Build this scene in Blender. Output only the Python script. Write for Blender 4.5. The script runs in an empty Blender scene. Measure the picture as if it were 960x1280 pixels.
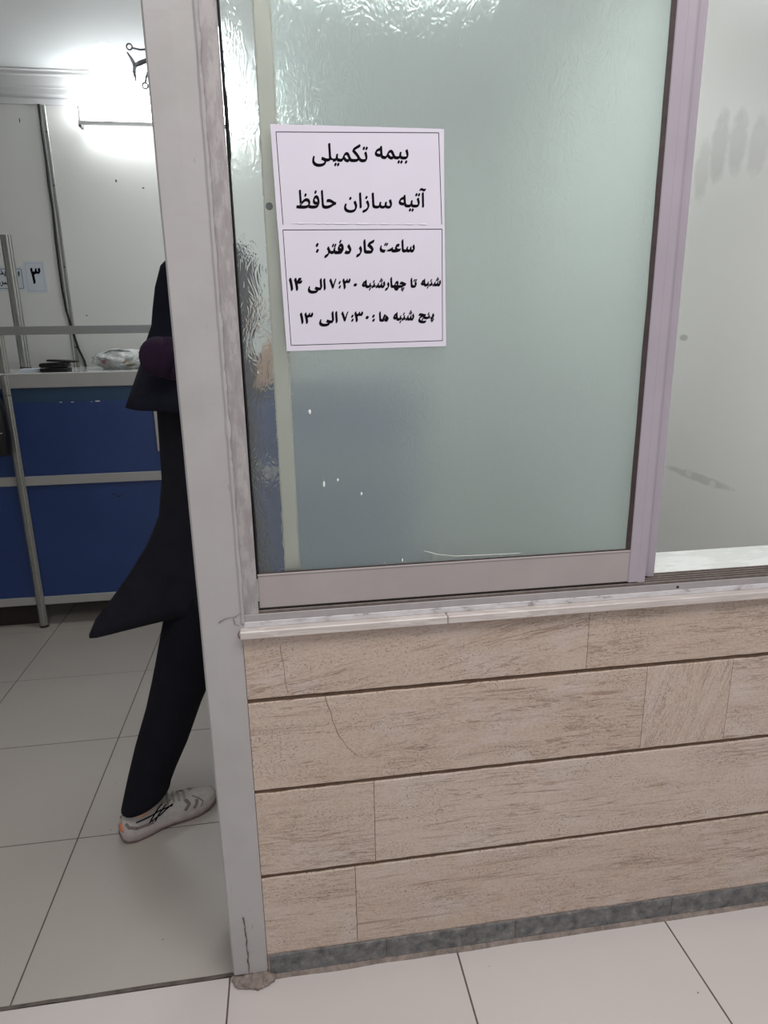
import bpy, bmesh, math, random
from mathutils import Vector, Matrix, noise
random.seed(7)
S = bpy.context.scene
COL = S.collection
PI = math.pi

# ------------------------------------------------------------------ helpers
def link(o, parent=None):
    COL.objects.link(o)
    if parent is not None:
        o.parent = parent
    return o

def tag(o, label=None, cat=None, group=None, kind=None):
    if label: o['label'] = label
    if cat: o['category'] = cat
    if group: o['group'] = group
    if kind: o['kind'] = kind
    return o

def thing(name, loc, label, cat, rotz=0.0, group=None):
    o = bpy.data.objects.new(name, None)
    o.empty_display_size = 0.05
    o.location = loc
    o.rotation_euler = (0, 0, rotz)
    link(o)
    return tag(o, label, cat, group)

class MB:
    """collects shapes into ONE mesh object"""
    def __init__(self):
        self.bm = bmesh.new()
        self.mats = []
        self.cur = 0
        self.smooth = False
    def mat(self, m):
        if m not in self.mats: self.mats.append(m)
        self.cur = self.mats.index(m)
        return self
    def face(self, vs):
        try:
            f = self.bm.faces.new(vs)
        except ValueError:
            return None
        f.material_index = self.cur
        f.smooth = self.smooth
        return f
    def box(self, x0, x1, y0, y1, z0, z1, bev=0.0, seg=1):
        bm = bmesh.new()
        vs = [bm.verts.new((x, y, z)) for x in (x0, x1) for y in (y0, y1) for z in (z0, z1)]
        for q in ((0,1,3,2),(4,6,7,5),(0,4,5,1),(2,3,7,6),(0,2,6,4),(1,5,7,3)):
            bm.faces.new([vs[i] for i in q])
        if bev > 0:
            bmesh.ops.bevel(bm, geom=bm.edges[:], offset=bev, segments=seg, affect='EDGES', profile=0.5)
        bmesh.ops.recalc_face_normals(bm, faces=bm.faces[:])
        self.absorb(bm)
        return self
    def absorb(self, bm, M=None):
        mp = {}
        for v in bm.verts:
            mp[v] = self.bm.verts.new(M @ v.co if M else v.co)
        for f in bm.faces:
            self.face([mp[v] for v in f.verts])
        bm.free()
    def loft(self, rings, cap0=True, cap1=True, closed=True):
        rv = [[self.bm.verts.new(p) for p in r] for r in rings]
        n = len(rv[0])
        for a, b in zip(rv[:-1], rv[1:]):
            for i in range(n if closed else n-1):
                j = (i+1) % n
                self.face([a[i], a[j], b[j], b[i]])
        if closed and cap0: self.face(list(reversed(rv[0])))
        if closed and cap1: self.face(rv[-1])
        return self
    def tube(self, pts, r, n=8, closed_path=False):
        pts = [Vector(p) for p in pts]
        rr = r if isinstance(r, (list, tuple)) else [r]*len(pts)
        rings = []
        up = None
        for i, p in enumerate(pts):
            a = pts[max(0, i-1)]; b = pts[min(len(pts)-1, i+1)]
            t = (b-a).normalized()
            if up is None:
                up = Vector((0,0,1)) if abs(t.z) < 0.9 else Vector((1,0,0))
            s = t.cross(up).normalized(); up = s.cross(t).normalized()
            rings.append([p + (s*math.cos(k*2*PI/n) + up*math.sin(k*2*PI/n))*rr[i] for k in range(n)])
        return self.loft(rings)
    def prism(self, prof, axis, a, b):
        """prof: 2-D closed outline; axis 'x': (y,z) extruded from x=a to b; 'z': (x,y)"""
        if axis == 'x': f = lambda q, t: (t, q[0], q[1])
        elif axis == 'y': f = lambda q, t: (q[0], t, q[1])
        else: f = lambda q, t: (q[0], q[1], t)
        return self.loft([[f(q, a) for q in prof], [f(q, b) for q in prof]])
    def ellipsoid(self, c, r, u=16, v=10, M=None):
        bm = bmesh.new()
        bmesh.ops.create_uvsphere(bm, u_segments=u, v_segments=v, radius=1.0)
        T = Matrix.Translation(c) @ (M or Matrix()) @ Matrix.Diagonal((r[0], r[1], r[2], 1))
        self.absorb(bm, T)
        return self
    def ribbon(self, pts, w, plane='y', off=0.0):
        """thin flat strip along pts lying in a y=const (x,z) plane"""
        pts = [Vector(p) for p in pts]
        L = []; R = []
        for i, p in enumerate(pts):
            a = pts[max(0, i-1)]; b = pts[min(len(pts)-1, i+1)]
            t = (b-a).normalized()
            nrm = {'y': Vector((0,1,0)), 'z': Vector((0,0,1)), 'x': Vector((1,0,0))}[plane]
            s = t.cross(nrm).normalized()
            ww = w[i] if isinstance(w, (list, tuple)) else w
            L.append(self.bm.verts.new(p + s*ww/2)); R.append(self.bm.verts.new(p - s*ww/2))
        for i in range(len(pts)-1):
            self.face([L[i], L[i+1], R[i+1], R[i]])
        return self
    def build(self, name, m=None, parent=None, smooth=None, recalc=True):
        if recalc: bmesh.ops.recalc_face_normals(self.bm, faces=self.bm.faces[:])
        me = bpy.data.meshes.new(name)
        self.bm.to_mesh(me); self.bm.free()
        for mm in (self.mats or ([m] if m else [])): me.materials.append(mm)
        if smooth is not None:
            for p in me.polygons: p.use_smooth = smooth
        o = bpy.data.objects.new(name, me)
        link(o, parent)
        return o

def struct(o, label=None):
    o['kind'] = 'structure'
    if label: o['label'] = label
    return o

# ------------------------------------------------------------------ materials
def lin(r, g, b):
    f = lambda c: (c/255/12.92) if c/255 <= 0.04045 else ((c/255+0.055)/1.055)**2.4
    return (f(r), f(g), f(b), 1)

class NT:
    def __init__(self, name):
        self.m = bpy.data.materials.new(name); self.m.use_nodes = True
        self.t = self.m.node_tree; self.n = self.t.nodes
        self.b = self.n.get('Principled BSDF'); self.out = self.n.get('Material Output')
    def new(self, kind, **kw):
        x = self.n.new(kind)
        for k, v in kw.items():
            if k in x.inputs and not hasattr(type(x), k): x.inputs[k].default_value = v
            else: setattr(x, k, v)
        return x
    def L(self, a, b): self.t.links.new(a, b)
    def pos(self, scale=(1,1,1), warp=None):
        tc = self.new('ShaderNodeTexCoord')
        mp = self.new('ShaderNodeMapping'); mp.inputs['Scale'].default_value = scale
        self.L(tc.outputs['Object'], mp.inputs['Vector'])
        return mp.outputs['Vector']
    def noise(self, vec, scale, detail=4, rough=0.5, dist=0.0):
        x = self.new('ShaderNodeTexNoise'); x.inputs['Scale'].default_value = scale
        x.inputs['Detail'].default_value = detail; x.inputs['Roughness'].default_value = rough
        x.inputs['Distortion'].default_value = dist
        self.L(vec, x.inputs['Vector']); return x.outputs['Fac']
    def ramp(self, fac, stops):
        x = self.new('ShaderNodeValToRGB'); e = x.color_ramp.elements
        while len(e) < len(stops): e.new(0.5)
        for el, (p, c) in zip(e, stops):
            el.position = p; el.color = c if not isinstance(c, (int, float)) else (c, c, c, 1)
        self.L(fac, x.inputs['Fac']); return x.outputs['Color']
    def mix(self, fac, a, b, mode='MIX'):
        x = self.new('ShaderNodeMix'); x.data_type = 'RGBA'; x.blend_type = mode
        for s, v in ((x.inputs[0], fac), (x.inputs[6], a), (x.inputs[7], b)):
            if hasattr(v, 'is_linked'): self.L(v, s)
            else: s.default_value = v
        return x.outputs[2]
    def math(self, op, a, b=None, c=None):
        x = self.new('ShaderNodeMath'); x.operation = op
        for i, v in enumerate((a, b, c)):
            if v is None: continue
            if hasattr(v, 'is_linked'): self.L(v, x.inputs[i])
            else: x.inputs[i].default_value = v
        return x.outputs[0]
    def bump(self, h, strength=0.2, dist=0.01):
        x = self.new('ShaderNodeBump'); x.inputs['Strength'].default_value = strength
        x.inputs['Distance'].default_value = dist
        self.L(h, x.inputs['Height']); return x.outputs['Normal']

def plain(name, col, rough=0.5, metal=0.0, spec=0.5, var=0.08, vscale=14.0, bump=0.0, bscale=120.0, **kw):
    t = NT(name); p = t.pos()
    n = t.noise(p, vscale, 5, 0.6)
    c = Vector(col[:3])
    lo = tuple(c*(1-var)) + (1,); hi = tuple(c*(1+var)) + (1,)
    t.L(t.ramp(n, [(0.3, lo), (0.7, hi)]), t.b.inputs['Base Color'])
    t.b.inputs['Roughness'].default_value = rough
    t.b.inputs['Metallic'].default_value = metal
    t.b.inputs['Specular IOR Level'].default_value = spec
    for k, v in kw.items(): t.b.inputs[k].default_value = v
    if bump: t.L(t.bump(t.noise(p, bscale, 4), bump, 0.002), t.b.inputs['Normal'])
    return t.m

def emitter(name, col, strength):
    t = NT(name)
    t.b.inputs['Base Color'].default_value = (0.9, 0.9, 0.9, 1)
    t.b.inputs['Emission Color'].default_value = col
    t.b.inputs['Emission Strength'].default_value = strength
    return t.m

def m_travertine(name, ang=0.0, dark=0.0):
    t = NT(name)
    tc = t.new('ShaderNodeTexCoord'); g = t.new('ShaderNodeNewGeometry')
    rid = g.outputs['Random Per Island']
    off = t.new('ShaderNodeCombineXYZ')
    t.L(t.math('MULTIPLY', rid, 37.0), off.inputs[0]); t.L(t.math('MULTIPLY', rid, 11.0), off.inputs[2])
    rot = t.new('ShaderNodeVectorRotate'); rot.rotation_type = 'Y_AXIS'
    t.L(tc.outputs['Object'], rot.inputs['Vector']); rot.inputs['Angle'].default_value = ang
    add = t.new('ShaderNodeVectorMath'); add.operation = 'ADD'
    t.L(rot.outputs[0], add.inputs[0]); t.L(off.outputs[0], add.inputs[1])
    def mp(s):
        m = t.new('ShaderNodeMapping'); m.inputs['Scale'].default_value = s
        t.L(add.outputs[0], m.inputs['Vector']); return m.outputs['Vector']
    broad = t.noise(mp((1.3, 1, 4.5)), 1.6, 5, 0.6, 0.6)
    band = t.noise(mp((1.6, 1, 20)), 1.7, 7, 0.66, 0.9)
    fine = t.noise(mp((3.2, 1, 80)), 2.2, 7, 0.7, 0.8)
    grit = t.noise(mp((60, 1, 110)), 2.5, 4, 0.7)
    base = t.ramp(broad, [(0.30, lin(170,150,135)), (0.5, lin(191,175,163)), (0.68, lin(204,191,182))])
    base = t.mix(0.45, base, t.ramp(band, [(0.30, lin(150,124,102)), (0.45, lin(184,163,145)), (0.6, lin(196,180,165)), (0.78, lin(170,148,129))]))
    base = t.mix(0.50, base, t.ramp(fine, [(0.30, lin(138,114,94)), (0.46, lin(186,167,150)), (0.72, lin(204,190,177))]))
    base = t.mix(0.38, base, t.ramp(grit, [(0.34, lin(112,90,74)), (0.48, lin(184,167,153)), (0.7, lin(210,199,191))]))
    base = t.mix(0.25, base, t.ramp(rid, [(0.0, lin(168,144,124)), (0.5, lin(190,174,160)), (1.0, lin(182,162,146))]))
    # pale worn patches
    wn = t.ramp(t.noise(mp((3, 1, 5)), 1.7, 6, 0.65), [(0.54, 0), (0.74, 1)])
    base = t.mix(t.math('MULTIPLY', wn, 0.5), base, lin(198,190,188))
    # brown lenses along the bedding
    ln = t.noise(mp((1.8, 1, 34)), 1.5, 6, 0.6, 0.7)
    lens = t.math('MULTIPLY', t.ramp(ln, [(0.60, 0), (0.66, 1)]), t.ramp(t.noise(mp((3, 1, 8)), 1.3, 3), [(0.46, 0), (0.54, 1)]))
    base = t.mix(t.math('MULTIPLY', lens, 0.55), base, lin(128,100,82))
    wv = t.ramp(t.math('SINE', t.math('MULTIPLY', t.noise(mp((1.0, 1, 9)), 1.6, 5, 0.55, 0.5), 150.0)), [(0.62, 0), (0.95, 1)])
    wv = t.math('MULTIPLY', wv, t.ramp(t.noise(mp((2.0, 1, 5)), 1.7, 4), [(0.44, 0), (0.58, 1)]))
    base = t.mix(t.math('MULTIPLY', wv, 0.42), base, lin(140,114,94))
    # thin dark veins: contours of a stretched noise
    v = t.noise(mp((1.1, 1, 15)), 2.4, 6, 0.6, 1.0)
    vein = t.ramp(t.math('ABSOLUTE', t.math('SUBTRACT', v, 0.53)), [(0.0, 1), (0.016, 0)])
    vein = t.math('MULTIPLY', vein, t.ramp(t.noise(mp((2.2, 1, 6)), 2.0, 3), [(0.45, 0), (0.57, 1)]))
    base = t.mix(t.math('MULTIPLY', vein, 0.62), base, lin(110,86,70))
    # pits
    pit = t.ramp(t.noise(mp((75, 1, 150)), 2.4, 3, 0.5), [(0.59, 0), (0.65, 1)])
    pit = t.math('MULTIPLY', pit, t.ramp(t.noise(mp((4, 1, 12)), 1.6, 4), [(0.44, 0), (0.58, 1)]))
    base = t.mix(t.math('MULTIPLY', pit, 0.7), base, lin(96,76,62))
    if dark: base = t.mix(dark, base, lin(150,124,102))
    t.L(base, t.b.inputs['Base Color'])
    t.b.inputs['Roughness'].default_value = 0.55
    t.b.inputs['Specular IOR Level'].default_value = 0.3
    h = t.math('SUBTRACT', t.math('MULTIPLY', fine, 0.4), t.math('ADD', t.math('ADD', pit, vein), lens))
    t.L(t.bump(h, 0.4, 0.0015), t.b.inputs['Normal'])
    return t.m

def m_tile(name, c0, c1):
    t = NT(name); p = t.pos()
    g = t.new('ShaderNodeNewGeometry')
    col = t.mix(t.noise(p, 2.2, 4, 0.5), c0, c1)
    col = t.mix(0.25, col, t.ramp(g.outputs['Random Per Island'], [(0, c0), (1, c1)]))
    # specks of dirt
    vo = t.new('ShaderNodeTexVoronoi'); vo.inputs['Scale'].default_value = 26.0; t.L(p, vo.inputs['Vector'])
    sp = t.math('LESS_THAN', vo.outputs['Distance'], 0.055)
    sep = t.new('ShaderNodeSeparateColor'); t.L(vo.outputs['Color'], sep.inputs[0])
    sp = t.math('MULTIPLY', sp, t.math('GREATER_THAN', sep.outputs[0], 0.90))
    col = t.mix(t.math('MULTIPLY', sp, 0.75), col, lin(70,64,58))
    dirt = t.ramp(t.noise(p, 1.3, 6, 0.65), [(0.45, 0), (0.85, 1)])
    col = t.mix(t.math('MULTIPLY', dirt, 0.14), col, lin(140,126,114))
    t.L(col, t.b.inputs['Base Color'])
    t.b.inputs['Roughness'].default_value = 0.36
    t.b.inputs['Specular IOR Level'].default_value = 0.45
    return t.m

def m_paint():
    t = NT('cream_post_paint'); p = t.pos()
    col = t.ramp(t.noise(p, 3.5, 6, 0.6), [(0.3, lin(156,153,150)), (0.55, lin(166,163,160)), (0.75, lin(162,156,156))])
    sc = t.noise(t.pos((40, 40, 14)), 2.0, 3, 0.5)
    mk = t.ramp(sc, [(0.70, 0), (0.74, 1)])
    col = t.mix(t.math('MULTIPLY', mk, 0.35), col, lin(120,110,106))
    t.L(col, t.b.inputs['Base Color'])
    t.b.inputs['Roughness'].default_value = 0.42
    t.L(t.bump(t.noise(p, 30, 5, 0.6), 0.12, 0.003), t.b.inputs['Normal'])
    return t.m

def m_flaky():
    t = NT('flaking_mauve_paint'); p = t.pos((26, 26, 7))
    col = t.ramp(t.noise(p, 2.0, 7, 0.7), [(0.36, lin(140,133,132)), (0.5, lin(150,144,143)), (0.55, lin(160,155,153)), (0.7, lin(166,161,159))])
    t.L(col, t.b.inputs['Base Color'])
    t.b.inputs['Roughness'].default_value = 0.5
    t.L(t.bump(t.noise(p, 2.0, 7, 0.7), 0.5, 0.002), t.b.inputs['Normal'])
    return t.m

def m_frost(name, tint, rough, hazy):
    """pressed wavy glass: rough refraction with a swirling relief"""
    t = NT(name)
    p = t.pos((1.0, 1.0, 0.5))
    n = t.noise(p, 30, 2.0, 0.5, 0.8)
    sw = t.math('SINE', t.math('MULTIPLY', n, 62.0))
    gl = t.new('ShaderNodeBsdfRefraction'); gl.inputs['Color'].default_value = tint
    gl.inputs['IOR'].default_value = 1.22
    gl.inputs['Roughness'].default_value = rough
    nb = t.bump(sw, 0.21, 0.0009)
    t.L(nb, gl.inputs['Normal'])
    tr = t.new('ShaderNodeBsdfTranslucent'); tr.inputs['Color'].default_value = tint
    df = t.new('ShaderNodeBsdfDiffuse'); df.inputs['Color'].default_value = tint
    gs = t.new('ShaderNodeBsdfGlossy'); gs.inputs['Roughness'].default_value = 0.5
    t.L(nb, gs.inputs['Normal'])
    m1 = t.new('ShaderNodeMixShader'); m1.inputs[0].default_value = 0.5
    t.L(tr.outputs[0], m1.inputs[1]); t.L(df.outputs[0], m1.inputs[2])
    m2 = t.new('ShaderNodeMixShader'); m2.inputs[0].default_value = hazy
    t.L(gl.outputs[0], m2.inputs[1]); t.L(m1.outputs[0], m2.inputs[2])
    fr = t.new('ShaderNodeFresnel'); fr.inputs['IOR'].default_value = 1.35
    m3 = t.new('ShaderNodeMixShader')
    t.L(fr.outputs[0], m3.inputs[0]); t.L(m2.outputs[0], m3.inputs[1]); t.L(gs.outputs[0], m3.inputs[2])
    t.L(m3.outputs[0], t.out.inputs['Surface'])
    return t.m

def m_sidewall():
    """white painted wall, with finger smears and a row of paint scabs"""
    t = NT('white_gloss_wall_paint'); p = t.pos()
    col = t.ramp(t.noise(p, 1.4, 4), [(0.3, lin(226,226,219)), (0.7, lin(234,234,228))])
    sep = t.new('ShaderNodeSeparateXYZ'); tc = t.new('ShaderNodeTexCoord')
    t.L(tc.outputs['Object'], sep.inputs[0])
    y, z = sep.outputs[1], sep.outputs[2]
    def blob(cy, cz, ry, rz, hard=0.4):
        a = t.math('POWER', t.math('DIVIDE', t.math('SUBTRACT', y, cy), ry), 2.0)
        b = t.math('POWER', t.math('DIVIDE', t.math('SUBTRACT', z, cz), rz), 2.0)
        d = t.math('ADD', a, b)
        d = t.math('ADD', d, t.math('MULTIPLY', t.math('SUBTRACT', t.noise(p, 30, 4), 0.5), 1.2))
        return t.ramp(d, [(hard, 1), (1.0, 0)])
    for cy, cz, ry, rz, k in ((2.14,1.98,0.045,0.10,.30),(2.06,2.03,0.05,0.11,.42),(1.975,2.02,0.05,0.10,.36),(1.88,1.99,0.05,0.09,.3)):
        col = t.mix(t.math('MULTIPLY', blob(cy, cz, ry, rz), k), col, lin(172,168,164))
    for cy, cz, ry, rz, c, k in ((2.0,1.018,0.20,0.016,lin(166,164,158),.4),(2.04,1.024,0.02,0.016,lin(226,222,214),.9),(1.91,1.013,0.018,0.016,lin(228,226,220),.9),(2.15,1.47,0.03,0.012,lin(160,158,152),.6)):
        col = t.mix(t.math('MULTIPLY', blob(cy, cz, ry, rz), k), col, c)
    t.L(col, t.b.inputs['Base Color'])
    t.b.inputs['Roughness'].default_value = 0.32
    t.b.inputs['Specular IOR Level'].default_value = 0.4
    return t.m

def m_marble(name, a, b):
    t = NT(name); p = t.pos((2, 6, 14))
    n = t.noise(p, 2.0, 7, 0.65, 1.0)
    col = t.ramp(n, [(0.3, a), (0.5, b), (0.56, a), (0.75, b)])
    t.L(col, t.b.inputs['Base Color']); t.b.inputs['Roughness'].default_value = 0.35
    return t.m

def m_granite():
    t = NT('dark_grey_skirting_stone'); p = t.pos()
    col = t.ramp(t.noise(p, 38, 6, 0.7), [(0.33, lin(66,67,68)), (0.5, lin(98,98,97)), (0.62, lin(116,114,111)), (0.72, lin(160,153,147))])
    t.L(col, t.b.inputs['Base Color']); t.b.inputs['Roughness'].default_value = 0.5
    t.L(t.bump(t.noise(p, 60, 5, 0.7), 0.4, 0.003), t.b.inputs['Normal'])
    return t.m

def m_worn_white():
    t = NT('worn_white_track_paint'); p = t.pos((14, 30, 40))
    col = t.ramp(t.noise(p, 1.6, 7, 0.7), [(0.34, lin(146,141,139)), (0.43, lin(190,186,186)), (0.7, lin(210,208,210))])
    t.L(col, t.b.inputs['Base Color']); t.b.inputs['Roughness'].default_value = 0.4
    return t.m

def m_blue():
    t = NT('blue_laminate'); p = t.pos()
    col = t.ramp(t.noise(p, 3, 4), [(0.3, lin(36,60,112)), (0.7, lin(41,67,122))])
    t.L(col, t.b.inputs['Base Color']); t.b.inputs['Roughness'].default_value = 0.38
    return t.m

M = dict(
    trav=m_travertine('travertine'), trav_v=m_travertine('travertine_cross_cut', 1.25), trav_d=m_travertine('travertine_slanting_grain', 0.16, 0.10),
    mortar=plain('brown_joint_mortar', lin(92,72,56), 0.9, var=0.25, vscale=60, bump=0.5),
    veinbrown=plain('brown_crack_fill', lin(126,102,84), 0.9, var=0.2),
    rubble=plain('crumbled_mortar', lin(128,116,108), 0.95, var=0.35, vscale=55, bump=0.8, bscale=90),
    tile=m_tile('cream_porcelain_tile', lin(193,185,180), lin(206,199,194)),
    tile_in=m_tile('dimmed_cream_tile', lin(164,157,150), lin(176,169,161)),  # the hall's cream tile, colour darkened for the dimmer office
    grout=plain('dark_grout', lin(92,84,78), 0.9, var=0.3, vscale=40),
    paint=m_paint(), flaky=m_flaky(),
    mauve=plain('mauve_grey_frame_paint', lin(158,149,157), 0.35, var=0.05, vscale=9),
    railp=plain('grey_beige_frame_paint', lin(156,148,145), 0.38, var=0.05, vscale=9),
    beige=plain('beige_stile_paint', lin(200,192,178), 0.45, var=0.03),
    gasket=plain('brown_black_rubber', lin(52,40,38), 0.6, var=0.3, vscale=60),
    black_rubber=plain('black_rubber', lin(16,15,16), 0.6),
    track=plain('dirty_aluminium_track', lin(128,118,112), 0.5, 0.35, var=0.2, vscale=50),
    trackdark=plain('brown_track_groove', lin(96,82,76), 0.8, var=0.3, vscale=60),  # darker brown base between the track ridges
    worn=m_worn_white(),
    lipgrey=plain('grey_track_lip', lin(154,148,147), 0.4, var=0.08, vscale=40),
    sill=m_marble('sill_marble', lin(198,190,184), lin(180,170,163)),
    sill_in=m_marble('inner_sill_marble', lin(226,228,224), lin(208,212,206)),
    granite=m_granite(),
    wallp=plain('off_white_wall_panel', lin(230,229,225), 0.5, var=0.02, vscale=2),
    plaster=plain('white_ceiling_plaster', lin(228,230,230), 0.7, var=0.02, vscale=3),
    hallwall=plain('hall_wall_paint', lin(205,200,194), 0.6, var=0.03),
    cornice=plain('white_cornice_paint', lin(226,226,226), 0.5, var=0.02),
    side=m_sidewall(),
    frost=m_frost('wavy_frosted_glass', (0.94, 0.974, 0.962, 1), 0.21, 0.08),
    frost2=m_frost('wavy_frosted_glass_inner', (0.94, 0.976, 0.966, 1), 0.36, 0.17),
    drip=plain('white_paint_drip', lin(222,222,212), 0.5),
    paper=plain('white_paper', lin(206,201,211), 0.7, var=0.02, vscale=12),
    paper2=plain('cool_white_paper', lin(214,220,228), 0.7, var=0.02, vscale=12),
    ink=plain('black_ink', lin(20,18,22), 1.0, var=0.0, spec=0.0),
    tape=plain('frosted_tape', lin(226,222,226), 0.25, var=0.03, vscale=90),
    alu=plain('brushed_aluminium', lin(176,176,172), 0.34, 0.75, var=0.06, vscale=40),
    alu_dark=plain('aluminium_groove', lin(92,94,94), 0.5, 0.5),
    rail=plain('grey_rail_paint', lin(176,174,170), 0.42, 0.15, var=0.03),
    barp=plain('mid_grey_bar_paint', lin(152,153,152), 0.4, 0.2, var=0.03),
    blue=m_blue(),
    blue_up=plain('dull_blue_laminate_strip', lin(44,70,100), 0.4, var=0.05),
    white=plain('white_plastic', lin(232,232,232), 0.4),
    topm=plain('pale_glossy_counter_laminate', lin(206,208,206), 0.12, var=0.02),
    dark=plain('dark_scuff_and_shade', lin(44,36,34), 0.7),  # colours the shade sheets under the counter, also pole feet and scuffs
    cable=plain('black_cable_sheath', lin(22,22,24), 0.5),
    leather=plain('black_leather', lin(20,20,22), 0.45, var=0.2, vscale=80, bump=0.3),
    leather_edge=plain('grey_phone_back', lin(96,98,98), 0.4),  # plain grey of the phone's back cover
    iron=plain('grey_wrought_iron', lin(96,98,100), 0.45, 0.5),
    tube=emitter('fluorescent_diffuser', (0.93, 0.98, 1.0, 1), 13.0),
    globe=emitter('glowing_opal_glass', (0.95, 0.98, 1.0, 1), 2.5),
    # person
    skin=plain('skin', lin(206,164,138), 0.5, var=0.04),
    navy=plain('navy_black_cloth', lin(20,21,34), 0.9, var=0.2, vscale=25, bump=0.3, bscale=300, spec=0.2),
    coat=plain('charcoal_black_coat_cloth', lin(24,23,30), 0.9, var=0.2, vscale=20, bump=0.3, bscale=300, spec=0.2),
    trouser=plain('black_trouser_cloth', lin(15,16,24), 0.9, var=0.2, vscale=20, bump=0.3, bscale=300, spec=0.2),
    plum=plain('plum_sleeve_cloth', lin(40,24,44), 0.9, var=0.2, vscale=25, spec=0.2),
    shoe=plain('grey_mesh_shoe_fabric', lin(178,173,167), 0.8, var=0.1, vscale=60, bump=0.4, bscale=500),
    shoe_dark=plain('taupe_shoe_panel', lin(120,108,104), 0.8, var=0.15, vscale=60),
    sole=plain('dusty_grey_midsole', lin(160,150,146), 0.7, var=0.12, vscale=40),
    outsole=plain('brown_grey_outsole', lin(112,94,90), 0.8, var=0.2, vscale=50),
    orange=plain('orange_shoe_lining', lin(206,120,84), 0.7),
    lace=plain('grey_lace', lin(150,142,134), 0.9),
    eye=plain('eye_white', lin(230,228,222), 0.2), iris=plain('dark_brown_iris', lin(44,28,20), 0.2),
    lip=plain('lip', lin(168,98,90), 0.5),
)
def m_bag():
    t = NT('crumpled_clear_white_plastic'); p = t.pos()
    n = t.noise(p, 26, 4, 0.6, 1.0)
    t.L(t.ramp(n, [(0.35, lin(214,218,214)), (0.6, lin(244,246,246))]), t.b.inputs['Base Color'])
    t.b.inputs['Roughness'].default_value = 0.22
    t.b.inputs['Transmission Weight'].default_value = 0.25
    t.L(t.ramp(n, [(0.35, 0.78), (0.55, 1.0)]), t.b.inputs['Alpha'])
    t.L(t.bump(n, 0.6, 0.01), t.b.inputs['Normal'])
    return t.m
M['bag'] = m_bag()
M['redpack'] = plain('pinkish_red_wrapper', lin(176,120,120), 0.5, var=0.35, vscale=60)
M['tanpack'] = plain('tan_wrapper', lin(150,134,112), 0.5, var=0.3, vscale=60)

# ------------------------------------------------------------------ the setting
WY = 1.288           # outer face of the front wall
BY = 4.30            # back wall of the inner office
RX = 1.35            # right-hand wall of the inner office
CZ = 2.87            # ceiling

def tiles(name, xs, ys, mt, gap=0.0035, label=None, clip=None):
    b = MB(); b.mat(mt)
    for x0, x1 in zip(xs[:-1], xs[1:]):
        for y0, y1 in zip(ys[:-1], ys[1:]):
            b.box(x0+gap/2, x1-gap/2, y0+gap/2, y1-gap/2, -0.02, 0.0, 0.0008)
    b.mat(M['grout'])
    b.box(xs[0], xs[-1], ys[0], ys[-1], -0.05, -0.0015)
    return struct(b.build(name), label)

xf = [-0.206 + 0.5595*k for k in range(-6, 8)]
yf = [1.304 - 0.56*k for k in range(8, -1, -1)]
tiles('floor', xf, yf, M['tile'], 0.004, 'cream porcelain tile floor of the hall')
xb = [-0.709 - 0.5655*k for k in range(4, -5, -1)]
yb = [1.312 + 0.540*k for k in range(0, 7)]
fb = tiles('floor', xb, yb, M['tile_in'], 0.004, 'cream tile floor of the inner office, colour darkened for its dim light')
# wide dirty threshold joint
b = MB(); b.mat(M['grout'])
pts = [(-1.4 + i*0.06, 1.308 + random.uniform(-.0015,.0015), 0.0006) for i in range(21)]
b.ribbon(pts, [0.011 + random.uniform(-.002,.002) for _ in pts], 'z')
struct(b.build('trim_1'), 'wide dark grout joint at the doorway threshold')

# travertine dado: slabs in four courses over mortar
b = MB()
J = 0.0105
courses = [ (0.068, 0.297, [-0.112, 0.105, 1.62]),
            (0.297, 0.5255, [-0.112, 0.154, 1.62]),
            (0.5255, 0.752, [-0.112, 0.800, 1.018, 1.62]),
            (0.752, 0.900, [-0.112, 0.648, 1.62]) ]
for z0, z1, xs in courses:
    for x0, x1 in zip(xs[:-1], xs[1:]):
        g = 0.0006
        zz = z1 - J if z1 < 0.89 else z1
        b.mat(M['trav_v'] if x0 == 0.800 else M['trav_d'] if (z0 > .75 and x0 < 0) else M['trav'])
        rg = []
        nn = max(3, int((x1-x0)/0.02))
        xa, xb_ = x0+(g if x0 > -.1 else 0), x1-g
        for i in range(nn+1):                       # broken, slightly uneven arrises
            x = xa+(xb_-xa)*i/nn
            e0 = 0.0016*noise.noise(Vector((x*23, z0*40, 1))); e1 = 0.0022*noise.noise(Vector((x*23, z1*40, 5)))
            rg.append([(x, WY+0.0012, z0+e0), (x, WY, z0+0.0014+e0), (x, WY, zz-0.0016+e1), (x, WY+0.0018, zz+e1), (x, WY+0.022, zz), (x, WY+0.022, z0)])
        b.loft(rg)
b.mat(M['mortar'])
b.box(-0.112, 1.62, WY+0.0045, WY+0.19, 0.0, 0.900)
# hairline cracks and joint crumbs
ck = MB
def crack(b, pts, w=0.0016, jit=0.004):
    out = []
    for (x0, z0), (x1, z1) in zip(pts[:-1], pts[1:]):
        n = max(2, int(math.hypot(x1-x0, z1-z0)/0.012))
        for i in range(n):
            f = i/n
            out.append((x0+(x1-x0)*f+random.uniform(-jit,jit)*.5, WY-0.0004, z0+(z1-z0)*f+random.uniform(-jit,jit)*.5))
    out.append((pts[-1][0], WY-0.0004, pts[-1][1]))
    b.ribbon(out, [w*random.uniform(.5,1.2) for _ in out], 'y')
b.mat(M['veinbrown'])
crack(b, [(-0.037,0.872),(-0.033,0.815),(-0.026,0.760)], 0.0011)
crack(b, [(0.050,0.745),(0.062,0.70),(0.075,0.655),(0.098,0.61),(0.120,0.587)], 0.0014)
struct(b.build('wall_front'), 'travertine slab dado under the sliding window')

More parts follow.
